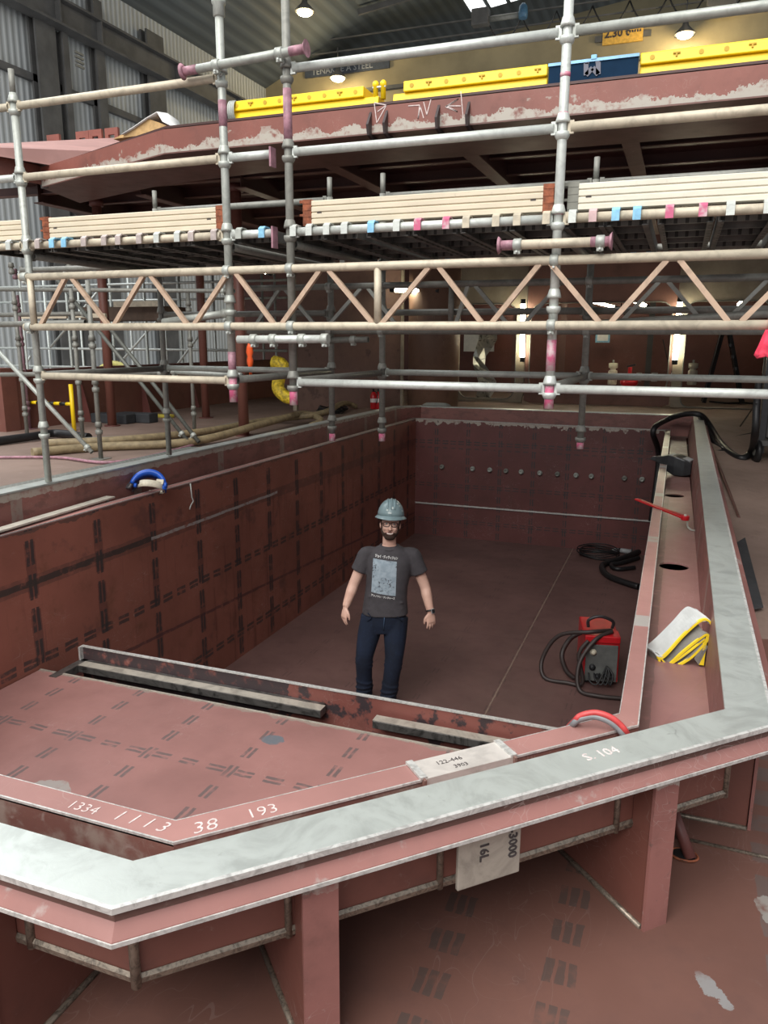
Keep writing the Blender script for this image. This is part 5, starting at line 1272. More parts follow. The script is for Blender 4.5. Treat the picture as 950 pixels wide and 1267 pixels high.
# black scoop
def scoop():
    a = at_z(806, 568, 1.93); b = at_z(858, 581, 1.86)
    t = thing('plastic_scoop', 'black plastic scoop with a grey top lying across the far right gutter', 'scoop', tuple((a+b)/2))
    d = (b-a); d.z = 0; L = d.length; d.normalize(); s = Vector((-d.y, d.x, 0)); Zv = Vector((0, 0, 1))
    rings = []
    for f, w, z0, z1 in ((0, .035, 1.925, 1.955), (.12, .045, 1.915, 1.965), (.28, .075, 1.89, 1.975), (.45, .12, 1.835, 2.0), (.62, .14, GZ+.01, 1.995), (.85, .14, GZ+.01, 1.965), (1.0, .11, GZ+.025, 1.935)):
        c = Vector((a.x, a.y, 0))+d*L*f
        rings.append([c-s*w+Zv*z0, c+s*w+Zv*z0, c+s*w*.9+Zv*z1, c-s*w*.9+Zv*z1])
    MB().loft(rings, smooth=False).build('body', M_blackp, t, bevel=.008)
    c0 = Vector((a.x, a.y, 0))+d*L*.47; c1 = Vector((a.x, a.y, 0))+d*L*.95
    MB().add([c0-s*.085+Zv*2.004, c0+s*.085+Zv*2.004, c1+s*.075+Zv*1.958, c1-s*.075+Zv*1.958, c0-s*.085+Zv*1.99, c0+s*.085+Zv*1.99, c1+s*.075+Zv*1.944, c1-s*.075+Zv*1.944], [(0, 1, 2, 3), (7, 6, 5, 4), (0, 4, 5, 1), (1, 5, 6, 2), (2, 6, 7, 3), (3, 7, 4, 0)]).build('top_plate', M_grey, t)
scoop()
# twin hose over the coping
def twin():
    t = thing('twin_hose', 'short red and grey twin hose looped over the front coping', 'hose', tuple(at_z(740, 893, 1.91)))
    for k, (m, dx, dz) in enumerate(((plain('grey_rubber', (.20, .21, .22), .45), 0, 0), (plain('red_rubber', (.52, .06, .06), .45), .006, .013))):
        pts = [at_z(700, 905, 1.80), at_z(708, 897, 1.90), at_z(716, 890, 1.93), at_z(733, 886.5, 1.945), at_z(750, 891, 1.94), at_z(763, 900, 1.92), at_z(772, 911, 1.89), at_z(778, 924, 1.82)]
        MB().tube(spline([p+Vector((dx, dx*.5, dz)) for p in pts], 6), .0105, 10).build('hose', m, t)
twin()
# face shield and board in the left gutter
def shield():
    c = at_z(188, 601, 1.985)
    t = thing('face_shield', 'face shield with blue brow band and cream head harness resting on the left coping', 'face shield', (c.x, c.y, 1.935))
    tilt = Matrix.Rotation(R(14), 3, 'Z') @ Matrix.Rotation(R(-30), 3, 'X') @ Matrix.Rotation(R(8), 3, 'Z')
    def Q(x, y, z): return c+tilt @ Vector((x, y, z))
    def band(r0, r1, a0, a1, z0, z1, th, nm, mat, n=20, sx=1.0):
        rings = []
        for i in range(n+1):
            a = a0+(a1-a0)*i/n; ca, sa = math.cos(a), math.sin(a)
            rings.append([Q(r0*ca*sx, r0*sa, z0), Q((r0+th)*ca*sx, (r0+th)*sa, z0), Q((r1+th)*ca*sx, (r1+th)*sa, z1), Q(r1*ca*sx, r1*sa, z1)])
        return MB().loft(rings).build(nm, mat, t)
    # an upright arch of blue: brow band standing on edge
    rings = []
    for i in range(21):
        a = PI*(-.04+1.0*i/20); ca, sa = math.cos(a), math.sin(a)
        rings.append([Q(.120*ca-.02, -.045, .115*sa-.02), Q(.150*ca-.02, -.045, .148*sa-.02), Q(.150*ca-.04, .055, .136*sa-.02), Q(.120*ca-.04, .055, .105*sa-.02)])
    MB().loft(rings).build('brow_band', M_blue, t)
    band(.098, .098, -2.5, .9, -.040, .016, .006, 'head_harness', M_cream, sx=1.05)
    band(.098, .098, -2.9, 2.0, -.035, -.010, .006, 'head_harness', M_cream, sx=1.05)
    rings = []
    for i in range(9):
        f = i/8; rings.append([Q(-.03+.075*math.cos(a)*(.6+.4*f)-.05*f-.095, .02+.02*math.sin(a)*3*(1-f*.3), .045-.09*f) for a in [PI*.45+PI*1.1*j/10 for j in range(11)]])
    o = MB().loft(rings, closed=False, caps=False).build('visor', material('smoky_visor', lambda: dict(col=(.10, .09, .10), rough=.15, trans=.35)), t); s = o.modifiers.new('thickness', 'SOLIDIFY'); s.thickness = .003
    MB().cyl(Q(.115, -.05, -.005), Q(.135, -.05, -.005), .022, n=14).build('ratchet_knob', M_blue, t)
    MB().cyl(Q(-.11, -.04, -.02), Q(-.13, -.04, -.02), .018, n=14).build('ratchet_knob', M_blue, t)
    MB().obox(Q(.075, -.055, .02), tilt @ Vector((.03, 0, 0)), tilt @ Vector((0, .006, 0)), tilt @ Vector((0, 0, .022))).build('harness_pad', M_cream, t, bevel=.004)
shield()
a, b = at_z(-12, 661, 1.955), at_z(141, 615, 1.955)
t = thing('support_strip', 'pale flat strip on small feet above the left gutter', 'strip', tuple((a+b)/2))
d = (b-a).normalized(); s = Vector((d.y, -d.x, 0))
MB().obox((a+b)/2-s*.03, d*(b-a).length/2, s*.04, Vector((0, 0, .006))).build('strip', plain('pale_strip', (.46, .43, .37), .5, 0, .15, 9), t)
for f in (.1, .35, .66, .985): q = a+(b-a)*f; MB().box((q.x-.06, q.y-.012, GZ), (q.x-.045, q.y+.012, 1.95)).build('foot', M_mill, t)
# welding wire feeder in the pool
def feeder():
    c = at_z(733, 846, 0); c += Vector((.02, .16, 0))
    t = thing('welding_feeder', 'red and grey welding wire feeder on the pool floor by the right wall', 'welding machine', tuple(c))
    rz = Matrix.Rotation(R(12), 3, 'Z')
    def Q(x, y, z): return c+rz @ Vector((x, y, z))
    def bx(x0, x1, y0, y1, z0, z1, nm, m, bev=.01, par=None):
        mb = MB(); mb.obox(Q((x0+x1)/2, (y0+y1)/2, (z0+z1)/2), rz @ Vector(((x1-x0)/2, 0, 0)), rz @ Vector((0, (y1-y0)/2, 0)), Vector((0, 0, (z1-z0)/2))); return mb.build(nm, m, par or t, bevel=bev)
    bx(-.15, .17, -.16, .42, .03, .46, 'housing', M_redg)
    f = bx(-.135, .155, -.178, -.158, .04, .40, 'front_panel', plain('grey_panel', (.12, .125, .12), .5, 0, .2, 10), .004)
    bx(-.15, .17, -.18, .0, .42, .49, 'top_lid', M_redg)
    for z in (.30, .15): MB().lathe(Q(-.07, -.178, z+.03), [(.030, 0), (.030, .012), (.018, .014), (.018, .03), (.008, .03)], axis=rz @ Vector((0, -1, 0)), n=14).build('dial', M_cream if z > .2 else M_blackp, t)
    for x in (-.02, .05, .1): MB().lathe(Q(x, -.178, .10), [(.02, 0), (.02, .03), (.012, .05)], axis=rz @ Vector((0, -1, 0)), n=12).build('socket', M_blackp, t)
    MB().tube(spline([Q(-.10, .05, .49), Q(-.10, .05, .56), Q(.0, .05, .60), Q(.12, .05, .56), Q(.12, .05, .49)], 5), .016, 8).build('carry_handle', M_blackp, t)
    for x in (-.12, .12):
        for y in (-.1, .36): MB().box(tuple(Q(x, y, 0)-Vector((.02, .02, 0))), tuple(Q(x, y, .035)+Vector((.02, .02, 0)))).build('foot', M_black, t)
    for k in range(4): MB().tube(spline([Q(-.1+.05*k, -.18, .12), Q(-.09+.05*k, -.24, .06+.02*k), Q(-.03+.04*k, -.27, .05), Q(.02+.03*k, -.24, .14), Q(.06, -.185, .20)], 5), .008, 6).build('lead', M_black, t)
    cb = plain('brown_black_rubber', (.035, .024, .022), .5, 0, .2, 10)
    MB().tube(spline([Q(.1, -.05, .505), Q(-.10, -.16, .52), Q(-.38, -.05, .42), Q(-.52, -.05, .18), Q(-.50, -.15, .03), Q(-.30, -.22, .025), Q(-.16, -.26, .05), Q(-.2, -.20, .30), Q(-.12, -.18, .44)], 7), .020, 8).build('power_cable', cb, t)
    MB().tube(spline([Q(.1, -.10, .51), Q(-.06, -.2, .46), Q(-.20, -.28, .25), Q(-.20, -.38, .04), Q(-.05, -.46, .025), Q(.2, -.47, .022)], 7), .020, 8).build('power_cable', cb, t)
    MB().tube(spline([Q(-.14, .1, .42), Q(-.26, .05, .36), Q(-.34, -.05, .24), Q(-.30, -.10, .10), Q(-.22, -.12, .03)], 7), .024, 8).build('torch_hose', cb, t)
feeder()
# cables near the far right corner of the pool
c = Vector((-.93, 11.58, 0))
o = MB()
for k in range(6): o.tube([(c.x+(.27+.015*(k % 3))*math.cos(a)+.02*math.sin(k*2), c.y+(.22+.02*(k % 2))*math.sin(a), .015+.022*k+.015*math.sin(a*2+k)) for a in [2*PI*j/28 for j in range(28)]], .009, 6, closed=True)
o = o.build('cable_coil', M_black); tag(o, 'coil of thin black cable on the pool floor near the far right corner', 'cable')
p, q = at_z(754, 679, .04), at_z(781, 683, .04); t = thing('welding_torch', 'grey tube of a welding torch beside the cable coil in the far corner', 'torch', tuple((p+q)/2)); d = (q-p).normalized()
MB().cyl(p+d*.08, q, .038, n=14).build('body', M_grey, t); MB().cyl(p, p+d*.08, .025, .038, n=12).build('nozzle', M_galvw, t); MB().cyl(p+d*.14, p+d*.17, .041, n=12).build('band', M_black, t)
pts = [at_z(px, py, .045) for px, py in ((800, 678), (782, 686), (760, 694), (747, 698), (745, 704), (752, 712), (768, 719), (790, 726))]
pts = [Vector((min(p.x, -.19), p.y, p.z)) for p in pts]
o = MB().tube(spline(pts, 6), .042, 10).build('thick_hose', M_black); tag(o, 'thick black hose bent on the pool floor by the far right wall', 'hose')
pts = [at_z(px, py, .04) for px, py in ((790, 690), (770, 696), (756, 699), (764, 704), (785, 702))]
pts = [Vector((min(p.x, -.18), p.y, p.z)) for p in pts]
o = MB().tube(spline(pts, 6), .030, 8).build('thick_hose', M_black); tag(o, 'shorter black hose lying inside the bend of the thick one', 'hose')
q = at_y(647, 655, 11.86) if False else at_z(602, 657, .06)
# black hose over the far right corner and welding trolley
P = [Vector((-.22, 11.6, .6)), Vector((-.19, 11.82, 1.5)), at_z(808, 533, 1.95), at_z(826, 519, 2.06), at_z(846, 512.5, 2.16), at_z(865, 513, 2.17), at_z(877, 525, 2.02), at_z(890, 546, 1.85), at_z(901, 558, 1.83), at_z(917, 567, 1.80), at_z(929, 559, 1.86), at_y(934, 535, 9.6), at_y(936, 500, 9.6), at_y(939, 470, 9.6)]
o = MB().tube(spline(P, 7), .040, 10).build('welding_hose', M_black); tag(o, 'thick black welding hose looping from the pool over its far right corner', 'hose')
o = MB().tube(spline([at_z(866, 516, 2.13), at_z(884, 548, 1.86), at_z(896, 557, 1.82), at_z(885, 560, 1.80), at_z(876, 558, 1.80)], 6), .034, 8).build('welding_hose', M_black); tag(o, 'second black hose end lying on the right deck beside the loop', 'hose')
o = MB().tube(spline([at_z(893, 556, 1.84), at_z(915, 528, 1.9), at_y(936, 498, 9.5)], 6), .010, 6).build('thin_cable', M_black); tag(o, 'thin black cable rising from the right deck to the trolley', 'cable')
o = MB().tube(spline([at_z(875, 546, 1.85), at_z(905, 541, 1.86), at_z(952, 531, 1.88)], 6), .010, 6).build('thin_cable', M_black); tag(o, 'thin black cable lying flat across the right deck', 'cable')
q = at_z(938, 572, 1.76); t = thing('cable_trolley', 'dark wheeled cable trolley at the right edge of the deck', 'trolley', (q.x, q.y, q.z))
MB().bar((q.x+.02, q.y+.12, q.z+.1), (q.x+.02, q.y+.15, q.z+1.25), .07, .07, up=(0, 1, 0)).build('mast', M_blackp, t)
MB().lathe((q.x-.03, q.y, q.z+.13), [(.02, -.03), (.13, -.028), (.14, 0), (.13, .028), (.02, .03)], axis=(1, .2, 0), n=20).build('wheel', M_black, t)
MB().lathe((q.x-.03, q.y, q.z+.13), [(.05, -.035), (.05, .035)], axis=(1, .2, 0), n=14).build('hub', M_galvd, t)
MB().box((q.x-.02, q.y-.02, q.z+.20), (q.x+.5, q.y+.45, q.z+.26)).build('base', M_hsteel, t); MB().lathe((q.x+.45, q.y+.3, q.z+.10), [(.02, -.03), (.10, -.028), (.10, .028), (.02, .03)], axis=(1, 0, 0), n=16).build('wheel', M_black, t)
MB().box((q.x+.06, q.y+.1, q.z+.28), (q.x+.42, q.y+.42, q.z+.62)).build('tool_box', M_hsteel, t, bevel=.02)
for i, (p, q2, lab) in enumerate((((at_z(915, 641, 1.66)), (at_z(869, 524, 2.0)), 'long narrow board leaning along the outside of the right rim, upper of two'), ((at_z(907, 632, 1.62)), (at_z(872, 540, 1.9)), 'long narrow board leaning along the outside of the right rim, lower of two'))):
    o = MB().bar(p, q2, .05, .014, up=(.8, 0, .6)).build('flat_bar', M_casing if i == 0 else M_hsteel); tag(o, lab, 'board')
a, b = at_z(887, 668, 1.625), at_z(921, 664, 1.625); c, d = at_z(944, 752, 1.595), at_z(902, 760, 1.595)
o = MB().extrude([a, b, c, d], (0, 0, .008)).build('rubber_mat', plain('dark_mat', (.045, .045, .048), .7)); tag(o, 'dark grey mat lying on the right deck beside the rim', 'mat')
# pipe end standing in a cut-out of the front deck
q = at_z(846, 1058, 1.555); t = thing('deck_pipe', 'dark pipe leaning in a round cut-out of the front deck beside the right bracket', 'pipe', tuple(q))
MB().tube([q+Vector((.042*math.cos(a), .030*math.sin(a), .001)) for a in [2*PI*j/20 for j in range(20)]], .004, 6, closed=True).build('collar', M_rust, t)
MB().cyl(q+Vector((0, 0, .001)), q+Vector((0, 0, .003)), .034, n=20).build('opening', M_black, t)
MB().cyl(q+Vector((.02, -.012, .0)), q+Vector((-.06, .09, .14)), .018, n=12).build('pipe', M_dred, t)
# ================================================================== PERSON
def mesh_obj_from(mb, name):
    me = bpy.data.meshes.new(name); me.from_pydata([tuple(v) for v in mb.v], [], mb.f)
    bm = bmesh.new(); bm.from_mesh(me); bmesh.ops.recalc_face_normals(bm, faces=bm.faces); bm.to_mesh(me); bm.free()
    o = bpy.data.objects.new(name, me); COL.objects.link(o); return o
def fuse(pieces, name, voxel, smooth=6, fac=.5):
    """closed pieces -> one continuous skin"""
    mb = MB()
    for p in pieces:
        b = len(mb.v); mb.v += p.v; mb.f += [[b+i for i in f] for f in p.f]
    # recalc each piece separately so every shell points outward
    o = mesh_obj_from(mb, name+'_tmp')
    r = o.modifiers.new('r', 'REMESH'); r.mode = 'VOXEL'; r.voxel_size = voxel; r.use_smooth_shade = True
    s = o.modifiers.new('s', 'SMOOTH'); s.factor = fac; s.iterations = smooth
    dg = bpy.context.evaluated_depsgraph_get(); dg.update()
    me = bpy.data.meshes.new_from_object(o.evaluated_get(dg)); me.name = name
    old = o.data; bpy.data.objects.remove(o); bpy.data.meshes.remove(old)
    for p in me.polygons: p.use_smooth = True
    return me
def link_mesh(me, name, mats, parent=None):
    me.materials.clear()
    for m in (mats if isinstance(mats, (list, tuple)) else [mats]): me.materials.append(m)
    o = bpy.data.objects.new(name, me); COL.objects.link(o)
    if parent is not None: o.parent = parent
    _base[o.name] = Vector((0, 0, 0)); return o
def ell_loft(rows, n=20, pw=2.0):
    """rows of (centre, rx, ry) stacked roughly along z"""
    rings = []
    for c, rx, ry in rows:
        c = Vector(c); rg = []
        for k in range(n):
            a = 2*PI*k/n; ca, sa = math.cos(a), math.sin(a); e = 2.0/pw
            rg.append(c+Vector((rx*math.copysign(abs(ca)**e, ca), ry*math.copysign(abs(sa)**e, sa), 0)))
        rings.append(rg)
    return MB().loft(rings)
def limb(pts, rs, n=14): return MB().tube(spline(pts, 4), [r for r in interp(rs, 4)], n)
def interp(rs, n):
    out = []
    for a, b in zip(rs[:-1], rs[1:]):
        for k in range(n): t = k/n; out.append(a+(b-a)*t)
    return out+[rs[-1]]
M_skin = material('skin', lambda: dict(col=cmix((.66, .39, .30), (.78, .50, .40), sstep(noise(9, 4), .3, .7)), rough=.5))
M_shirt = plain('charcoal_cotton', (.062, .056, .062), .85, 0, .12, 18)
M_jean = material('dark_blue_denim', lambda: dict(col=cmix(cmix((.003, .007, .019), (.006, .014, .037), sstep(noise(5, 5), .3, .7)), (.012, .025, .055), sstep(noise(40, 3), .55, .75)*.5), rough=.85))
M_hair = plain('brown_hair', (.05, .028, .018), .7, 0, .3, 60)
M_hat = plain('grey_blue_hard_hat', (.235, .325, .345), .32, 0, .06, 5)
# head: built upright, then tipped back towards the camera
NK = Vector((0, .015, 1.50))
HT = Matrix.Rotation(R(-9), 3, 'X') @ Matrix.Rotation(R(3), 3, 'Y')
def Hd(p): return NK+HT @ (Vector(p)-NK)
def headed(mb): mb.v = [Hd(v) for v in mb.v]; return mb
ELL = [((0, .012, 1.672), (.078, .096, .098)), ((0, -.020, 1.605), (.066, .080, .092)), ((0, -.052, 1.540), (.040, .036, .034))]
def face_r(z, a):
    """outermost distance from the axis (0,-.005) of the head at height z towards angle a (0 = straight ahead)"""
    best = 0; dx, dy = math.sin(a), -math.cos(a)
    for (cx, cy, cz), (rx, ry, rz) in ELL:
        k = 1-((z-cz)/rz)**2
        if k <= 0: continue
        ox, oy = -cx, -.005-cy
        A_ = (dx/rx)**2+(dy/ry)**2; B_ = 2*(ox*dx/rx**2+oy*dy/ry**2); C_ = (ox/rx)**2+(oy/ry)**2-k
        D = B_*B_-4*A_*C_
        if D > 0: best = max(best, (-B_+math.sqrt(D))/(2*A_))
    return best
def face_pt(z, a, off=0): r = face_r(z, a)+off; return Hd((math.sin(a)*r, -.005-math.cos(a)*r, z))
pieces = []
for c, rr in ELL: pieces.append(headed(MB().ball(c, 1.0, 24, sc=rr)))
pieces.append(headed(MB().tube([(0, -.088, 1.648), (0, -.103, 1.622), (0, -.116, 1.606), (0, -.100, 1.598)], [.008, .011, .0155, .010], 10)))
for s in (-1, 1):
    pieces.append(headed(MB().ball((s*.014, -.098, 1.604), .009)))
    pieces.append(headed(MB().ball((s*.080, .012, 1.632), 1, 12, sc=(.010, .020, .032))))
    pieces.append(headed(MB().ball((s*.036, -.074, 1.612), .024)))
pieces.append(headed(MB().tube([(-.05, -.080, 1.672), (0, -.094, 1.676), (.05, -.080, 1.672)], [.009, .010, .009], 8)))
pieces.append(MB().tube([(0, .02, 1.38), (0, .016, 1.46), (0, .008, 1.545)], [.066, .059, .056], 18))
# trunk and hips
pieces.append(ell_loft([((-.045, .0, .74), .11, .085), ((-.04, 0, .84), .155, .105), ((-.03, 0, .95), .150, .10), ((-.015, 0, 1.10), .155, .10), ((-.005, 0, 1.25), .165, .105), ((0, .005, 1.36), .165, .095), ((0, .012, 1.425), .12, .075), ((0, .015, 1.46), .065, .06)], 24, 2.4))
SHL, ELL_L, WRL = Vector((-.185, .01, 1.405)), Vector((-.300, -.005, 1.125)), Vector((-.368, -.085, .945))
SHR, ELR, WRR = Vector((.188, .01, 1.400)), Vector((.306, .015, 1.100)), Vector((.355, -.055, .895))
for S, E_, W_ in ((SHL, ELL_L, WRL), (SHR, ELR, WRR)):
    m1 = S+(E_-S)*.5; m2 = E_+(W_-E_)*.35
    pieces.append(limb([S, m1, E_, m2, W_], [.044, .049, .046, .046, .030]))
def hand(W_, d, palm_n, spread, side, curl):
    """W_ wrist, d = pointing direction, palm_n = direction the palm faces, spread = axis towards the thumb"""
    d, pn, sp = d.normalized(), palm_n.normalized(), spread.normalized(); out = []
    # palm: flattened, wider at the knuckles
    rings = []
    for f, w, th in ((-.012, .024, .021), (.015, .030, .019), (.045, .041, .017), (.080, .044, .015), (.095, .040, .012)):
        c = W_+d*f; rings.append([c+sp*w*math.cos(2*PI*k/14)+pn*th*math.sin(2*PI*k/14) for k in range(14)])
    out.append(MB().loft(rings))
    for j, (ln, off) in enumerate(((.070, .033), (.080, .011), (.075, -.011), (.058, -.032))):
        base = W_+d*(.082-.004*abs(j-1))+sp*off; dirs = d+sp*off*2.2; p = [base]
        for q, fr in enumerate((.44, .32, .24)):
            an = curl*(q+.6)*(1+.12*j); p.append(p[-1]+(dirs.normalized()*math.cos(an)+pn*math.sin(an))*ln*fr)
        out.append(MB().tube(spline(p, 3), interp([.0095, .0088, .0080, .0068], 3), 9)); out.append(MB().ball(p[-1], .0068, 8))
    b = W_+d*.025+sp*.024; p = [b, b+d*.026+sp*.024+pn*.008, b+d*.056+sp*.032+pn*.018, b+d*.078+sp*.031+pn*.026]
    out.append(MB().tube(spline(p, 3), interp([.0145, .0125, .0105, .0080], 3), 9)); out.append(MB().ball(p[-1], .008, 8))
    return out
pieces += hand(WRL, Vector((-.17, -.20, -1)), Vector((.75, .55, -.2)), Vector((.55, -.80, .05)), -1, .26)
pieces += hand(WRR, Vector((.09, -.10, -1)), Vector((-.35, .92, -.1)), Vector((-.90, -.40, -.05)), 1, .20)
HIPS = ((-.135, .0, .83), (.062, .0, .83))
LEGS = [[HIPS[0], (-.175, -.015, .66), (-.212, -.035, .46), (-.214, .02, .27), (-.214, .07, .085)], [HIPS[1], (.055, -.03, .66), (.045, -.07, .46), (.022, -.05, .27), (.002, -.02, .085)]]
for L in LEGS: pieces.append(limb([Vector(p) for p in L], [.090, .076, .054, .050, .037]))
FEET = []
for L, ax in ((LEGS[0], -.10), (LEGS[1], .12)):
    a = Vector(L[-1]); fd = Vector((ax, -1, 0)).normalized(); FEET.append((a, fd))
    pieces.append(MB().tube([a+Vector((0, 0, -.02))-fd*.04, a+fd*.05+Vector((0, 0, -.035)), a+fd*.15+Vector((0, 0, -.052))], [.036, .036, .024], 12))
person = link_mesh(fuse(pieces, 'person', .0055, 4), 'person', M_skin)
person.location = (-2.18, 5.90, 0); person.rotation_euler = (0, 0, R(20.28))
tag(person, 'smiling person in grey hard hat, dark printed T-shirt and jeans standing in the pool', 'person')
# T-shirt
sh = [ell_loft([((-.032, 0, .862), .198, .135), ((-.033, 0, .90), .196, .133), ((-.03, -.003, 1.0), .184, .126), ((-.02, -.004, 1.10), .180, .124), ((-.006, -.002, 1.22), .188, .124), ((0, .002, 1.32), .196, .118), ((0, .008, 1.385), .182, .102), ((0, .012, 1.425), .148, .087), ((0, .014, 1.452), .098, .074), ((0, .014, 1.464), .070, .062)], 32, 2.35)]
for S, E_ in ((SHL, ELL_L), (SHR, ELR)):
    d = (E_-S).normalized(); e = S+(E_-S)*.60
    ins = Vector((-S.x*.35, 0, -.002))
    sh.append(MB().tube(spline([S+ins, S+Vector((S.x*.05, 0, -.022)), S+(E_-S)*.28, S+(E_-S)*.45, e], 4), interp([.046, .068, .073, .073, .077], 4), 16))
# soft folds across the belly and from the armpits
for z, x0, x1, r in ((.935, -.19, .12, .010), (.985, -.16, .15, .008), (1.045, -.18, .02, .008)):
    sh.append(MB().tube([(x0, -.10, z-.01), ((x0+x1)/2, -.121, z+.012), (x1, -.10, z)], [.004, r, .004], 8))
me = fuse(sh, 't_shirt', .009, 5)
shirt = link_mesh(me, 't_shirt', M_shirt, person); shirt['label'] = 'charcoal T-shirt with a pale rectangular print'
from mathutils.bvhtree import BVHTree
bvh = BVHTree.FromPolygons([v.co.copy() for v in me.vertices], [tuple(p.vertices) for p in me.polygons])
def on_shirt(x, z, off=.0025):
    h = bvh.ray_cast(Vector((x, -1, z)), Vector((0, 1, 0)))
    return (h[0]+Vector((0, -off, 0))) if h[0] is not None else Vector((x, -.12, z))
def print_mat():
    def fn():
        # plain blotchy stand-in for the print: pale slate with dark flecks down the middle
        sp = V.nt.nodes.new('ShaderNodeSeparateXYZ'); V.nt.links.new(V.co, sp.inputs[0]); x = V(sp.outputs[0])
        fl = sstep(noise(55, 4), .52, .60)*sstep(noise(9, 2), .45, .6)
        c = cmix((.30, .37, .43), (.40, .48, .54), sstep(noise(20, 5), .35, .65))
        return dict(col=cmix(c, (.03, .03, .035), fl*.85), rough=.9)
    return material('slate_print', fn)
NX, NZ = 14, 20; vs = []; fs = []
C4 = [(-.134, 1.372), (.064, 1.350), (.055, 1.055), (-.150, 1.085)]
for j in range(NZ+1):
    for i in range(NX+1):
        u, w_ = i/NX, j/NZ
        xa = C4[0][0]*(1-w_)+C4[3][0]*w_; xb = C4[1][0]*(1-w_)+C4[2][0]*w_; za_ = C4[0][1]*(1-w_)+C4[3][1]*w_; zb_ = C4[1][1]*(1-w_)+C4[2][1]*w_
        vs.append(on_shirt(xa+(xb-xa)*u, za_+(zb_-za_)*u))
for j in range(NZ):
    for i in range(NX): a = j*(NX+1)+i; fs.append((a, a+1, a+NX+2, a+NX+1))
pm = MB().add(vs, fs, 0, True); pr = pm.build('shirt_print', print_mat(), shirt, local=True); pr['label'] = 'pale slate rectangle print'
def shirt_text(body, size, x0, x1, z0, slope):
    cu = bpy.data.curves.new('t', 'FONT'); cu.body = body; cu.size = size; cu.resolution_u = 1; cu.offset = .0008
    t = bpy.data.objects.new('t', cu); COL.objects.link(t); dg = bpy.context.evaluated_depsgraph_get(); dg.update()
    me = bpy.data.meshes.new_from_object(t.evaluated_get(dg)); bpy.data.objects.remove(t); bpy.data.curves.remove(cu)
    if not len(me.vertices): return
    xs = [v.co.x for v in me.vertices]; k = (x1-x0)/(max(xs)-min(xs))
    for v in me.vertices: x = x0+(v.co.x-min(xs))*k; v.co = on_shirt(x, z0+v.co.y+slope*(x-x0), .003)
    link_mesh(me, 'shirt_lettering', M_white, shirt)
shirt_text('ジョイ・ディヴィジョン', .026, -.118, .072, 1.386, -.10)
shirt_text('アンノウン・プレジャーズ', .020, -.150, .050, 1.052, -.13)
MB().tube([(.076*math.cos(a), .012+.068*math.sin(a)-.012*(math.sin(a) < 0)*abs(math.sin(a)), 1.462-.026*max(0, -math.sin(a))) for a in [2*PI*k/28 for k in range(28)]], .008, 8, closed=True).build('collar', M_shirt, shirt, local=True)
# jeans
je = [ell_loft([((-.045, .0, .70), .13, .105), ((-.04, 0, .78), .180, .122), ((-.036, 0, .86), .184, .124), ((-.035, 0, .91), .176, .118)], 28, 2.4)]
JR = [[.108, .098, .075, .070, .066, .070], [.108, .100, .078, .072, .066, .068]]
for L, rs in zip(LEGS, JR):
    P = [Vector(p) for p in L]; P[-1].z = .10; P.append(P[-1]+Vector((0, -.01, -.045)))
    je.append(limb(P, rs, 18))
    for k in range(5):   # bunched cloth rings above the shoe and behind the knee
        z = .085+.034*k; f = (z-P[3].z)/(P[4].z-P[3].z); c = P[3]+(P[4]-P[3])*f; r = .066+.004*((k*7) % 3)
        je.append(MB().tube([c+Vector((r*math.cos(a), r*math.sin(a), .012*math.sin(a+k*1.3))) for a in [2*PI*j/16 for j in range(16)]], .010, 7, closed=True))
    for z in (.40, .44, .52):
        f = (z-P[1].z)/(P[2].z-P[1].z); c = P[1]+(P[2]-P[1])*f if z > P[2].z else P[2]+(P[3]-P[2])*((z-P[2].z)/(P[3].z-P[2].z))
        je.append(MB().tube([c+Vector((.078*math.cos(a), .070*math.sin(a), .018*math.cos(a*1.0+z*9))) for a in [PI+PI*j/9 for j in range(10)]], .006, 6))
jeans = link_mesh(fuse(je, 'jeans', .009, 4), 'jeans', M_jean, person)
MB().tube([(-.036, -.128, .90), (-.040, -.130, .83), (-.046, -.118, .75)], .004, 6).build('fly_seam', plain('denim_seam', (.05, .09, .16), .8), jeans, local=True)
for s, x in ((-1, -.150), (1, .080)): MB().tube(spline([(x-.03, -.108, .90), (x, -.118, .86), (x+s*.035, -.10, .82)], 4), .004, 6).build('pocket_seam', M_jean, jeans, local=True)
# shoes
for a, fd in FEET:
    sd = Vector((-fd.y, fd.x, 0)); rings = []
    for f, w, h in ((-.085, .030, .07), (-.06, .042, .10), (0, .044, .115), (.06, .046, .085), (.13, .050, .060), (.185, .044, .050), (.21, .024, .038)):
        c = Vector((a.x, a.y, 0))+fd*f
        rings.append([c+sd*w*math.cos(2*PI*k/14)+Vector((0, 0, .018+(h-.018)*(.5+.5*math.sin(2*PI*k/14)))) for k in range(14)])
    o = MB().loft(rings).build('shoe', plain('brown_leather', (.06, .035, .022), .5), person, local=True)
    rings = []
    for f, w in ((-.09, .028), (-.06, .046), (.0, .045), (.08, .050), (.14, .053), (.19, .046), (.218, .022)):
        c = Vector((a.x, a.y, 0))+fd*f; rings.append([c-sd*w, c+sd*w, c+sd*w+Vector((0, 0, .022)), c-sd*w+Vector((0, 0, .022))])
    MB().loft(rings, smooth=False).build('sole', M_black, o, local=True)
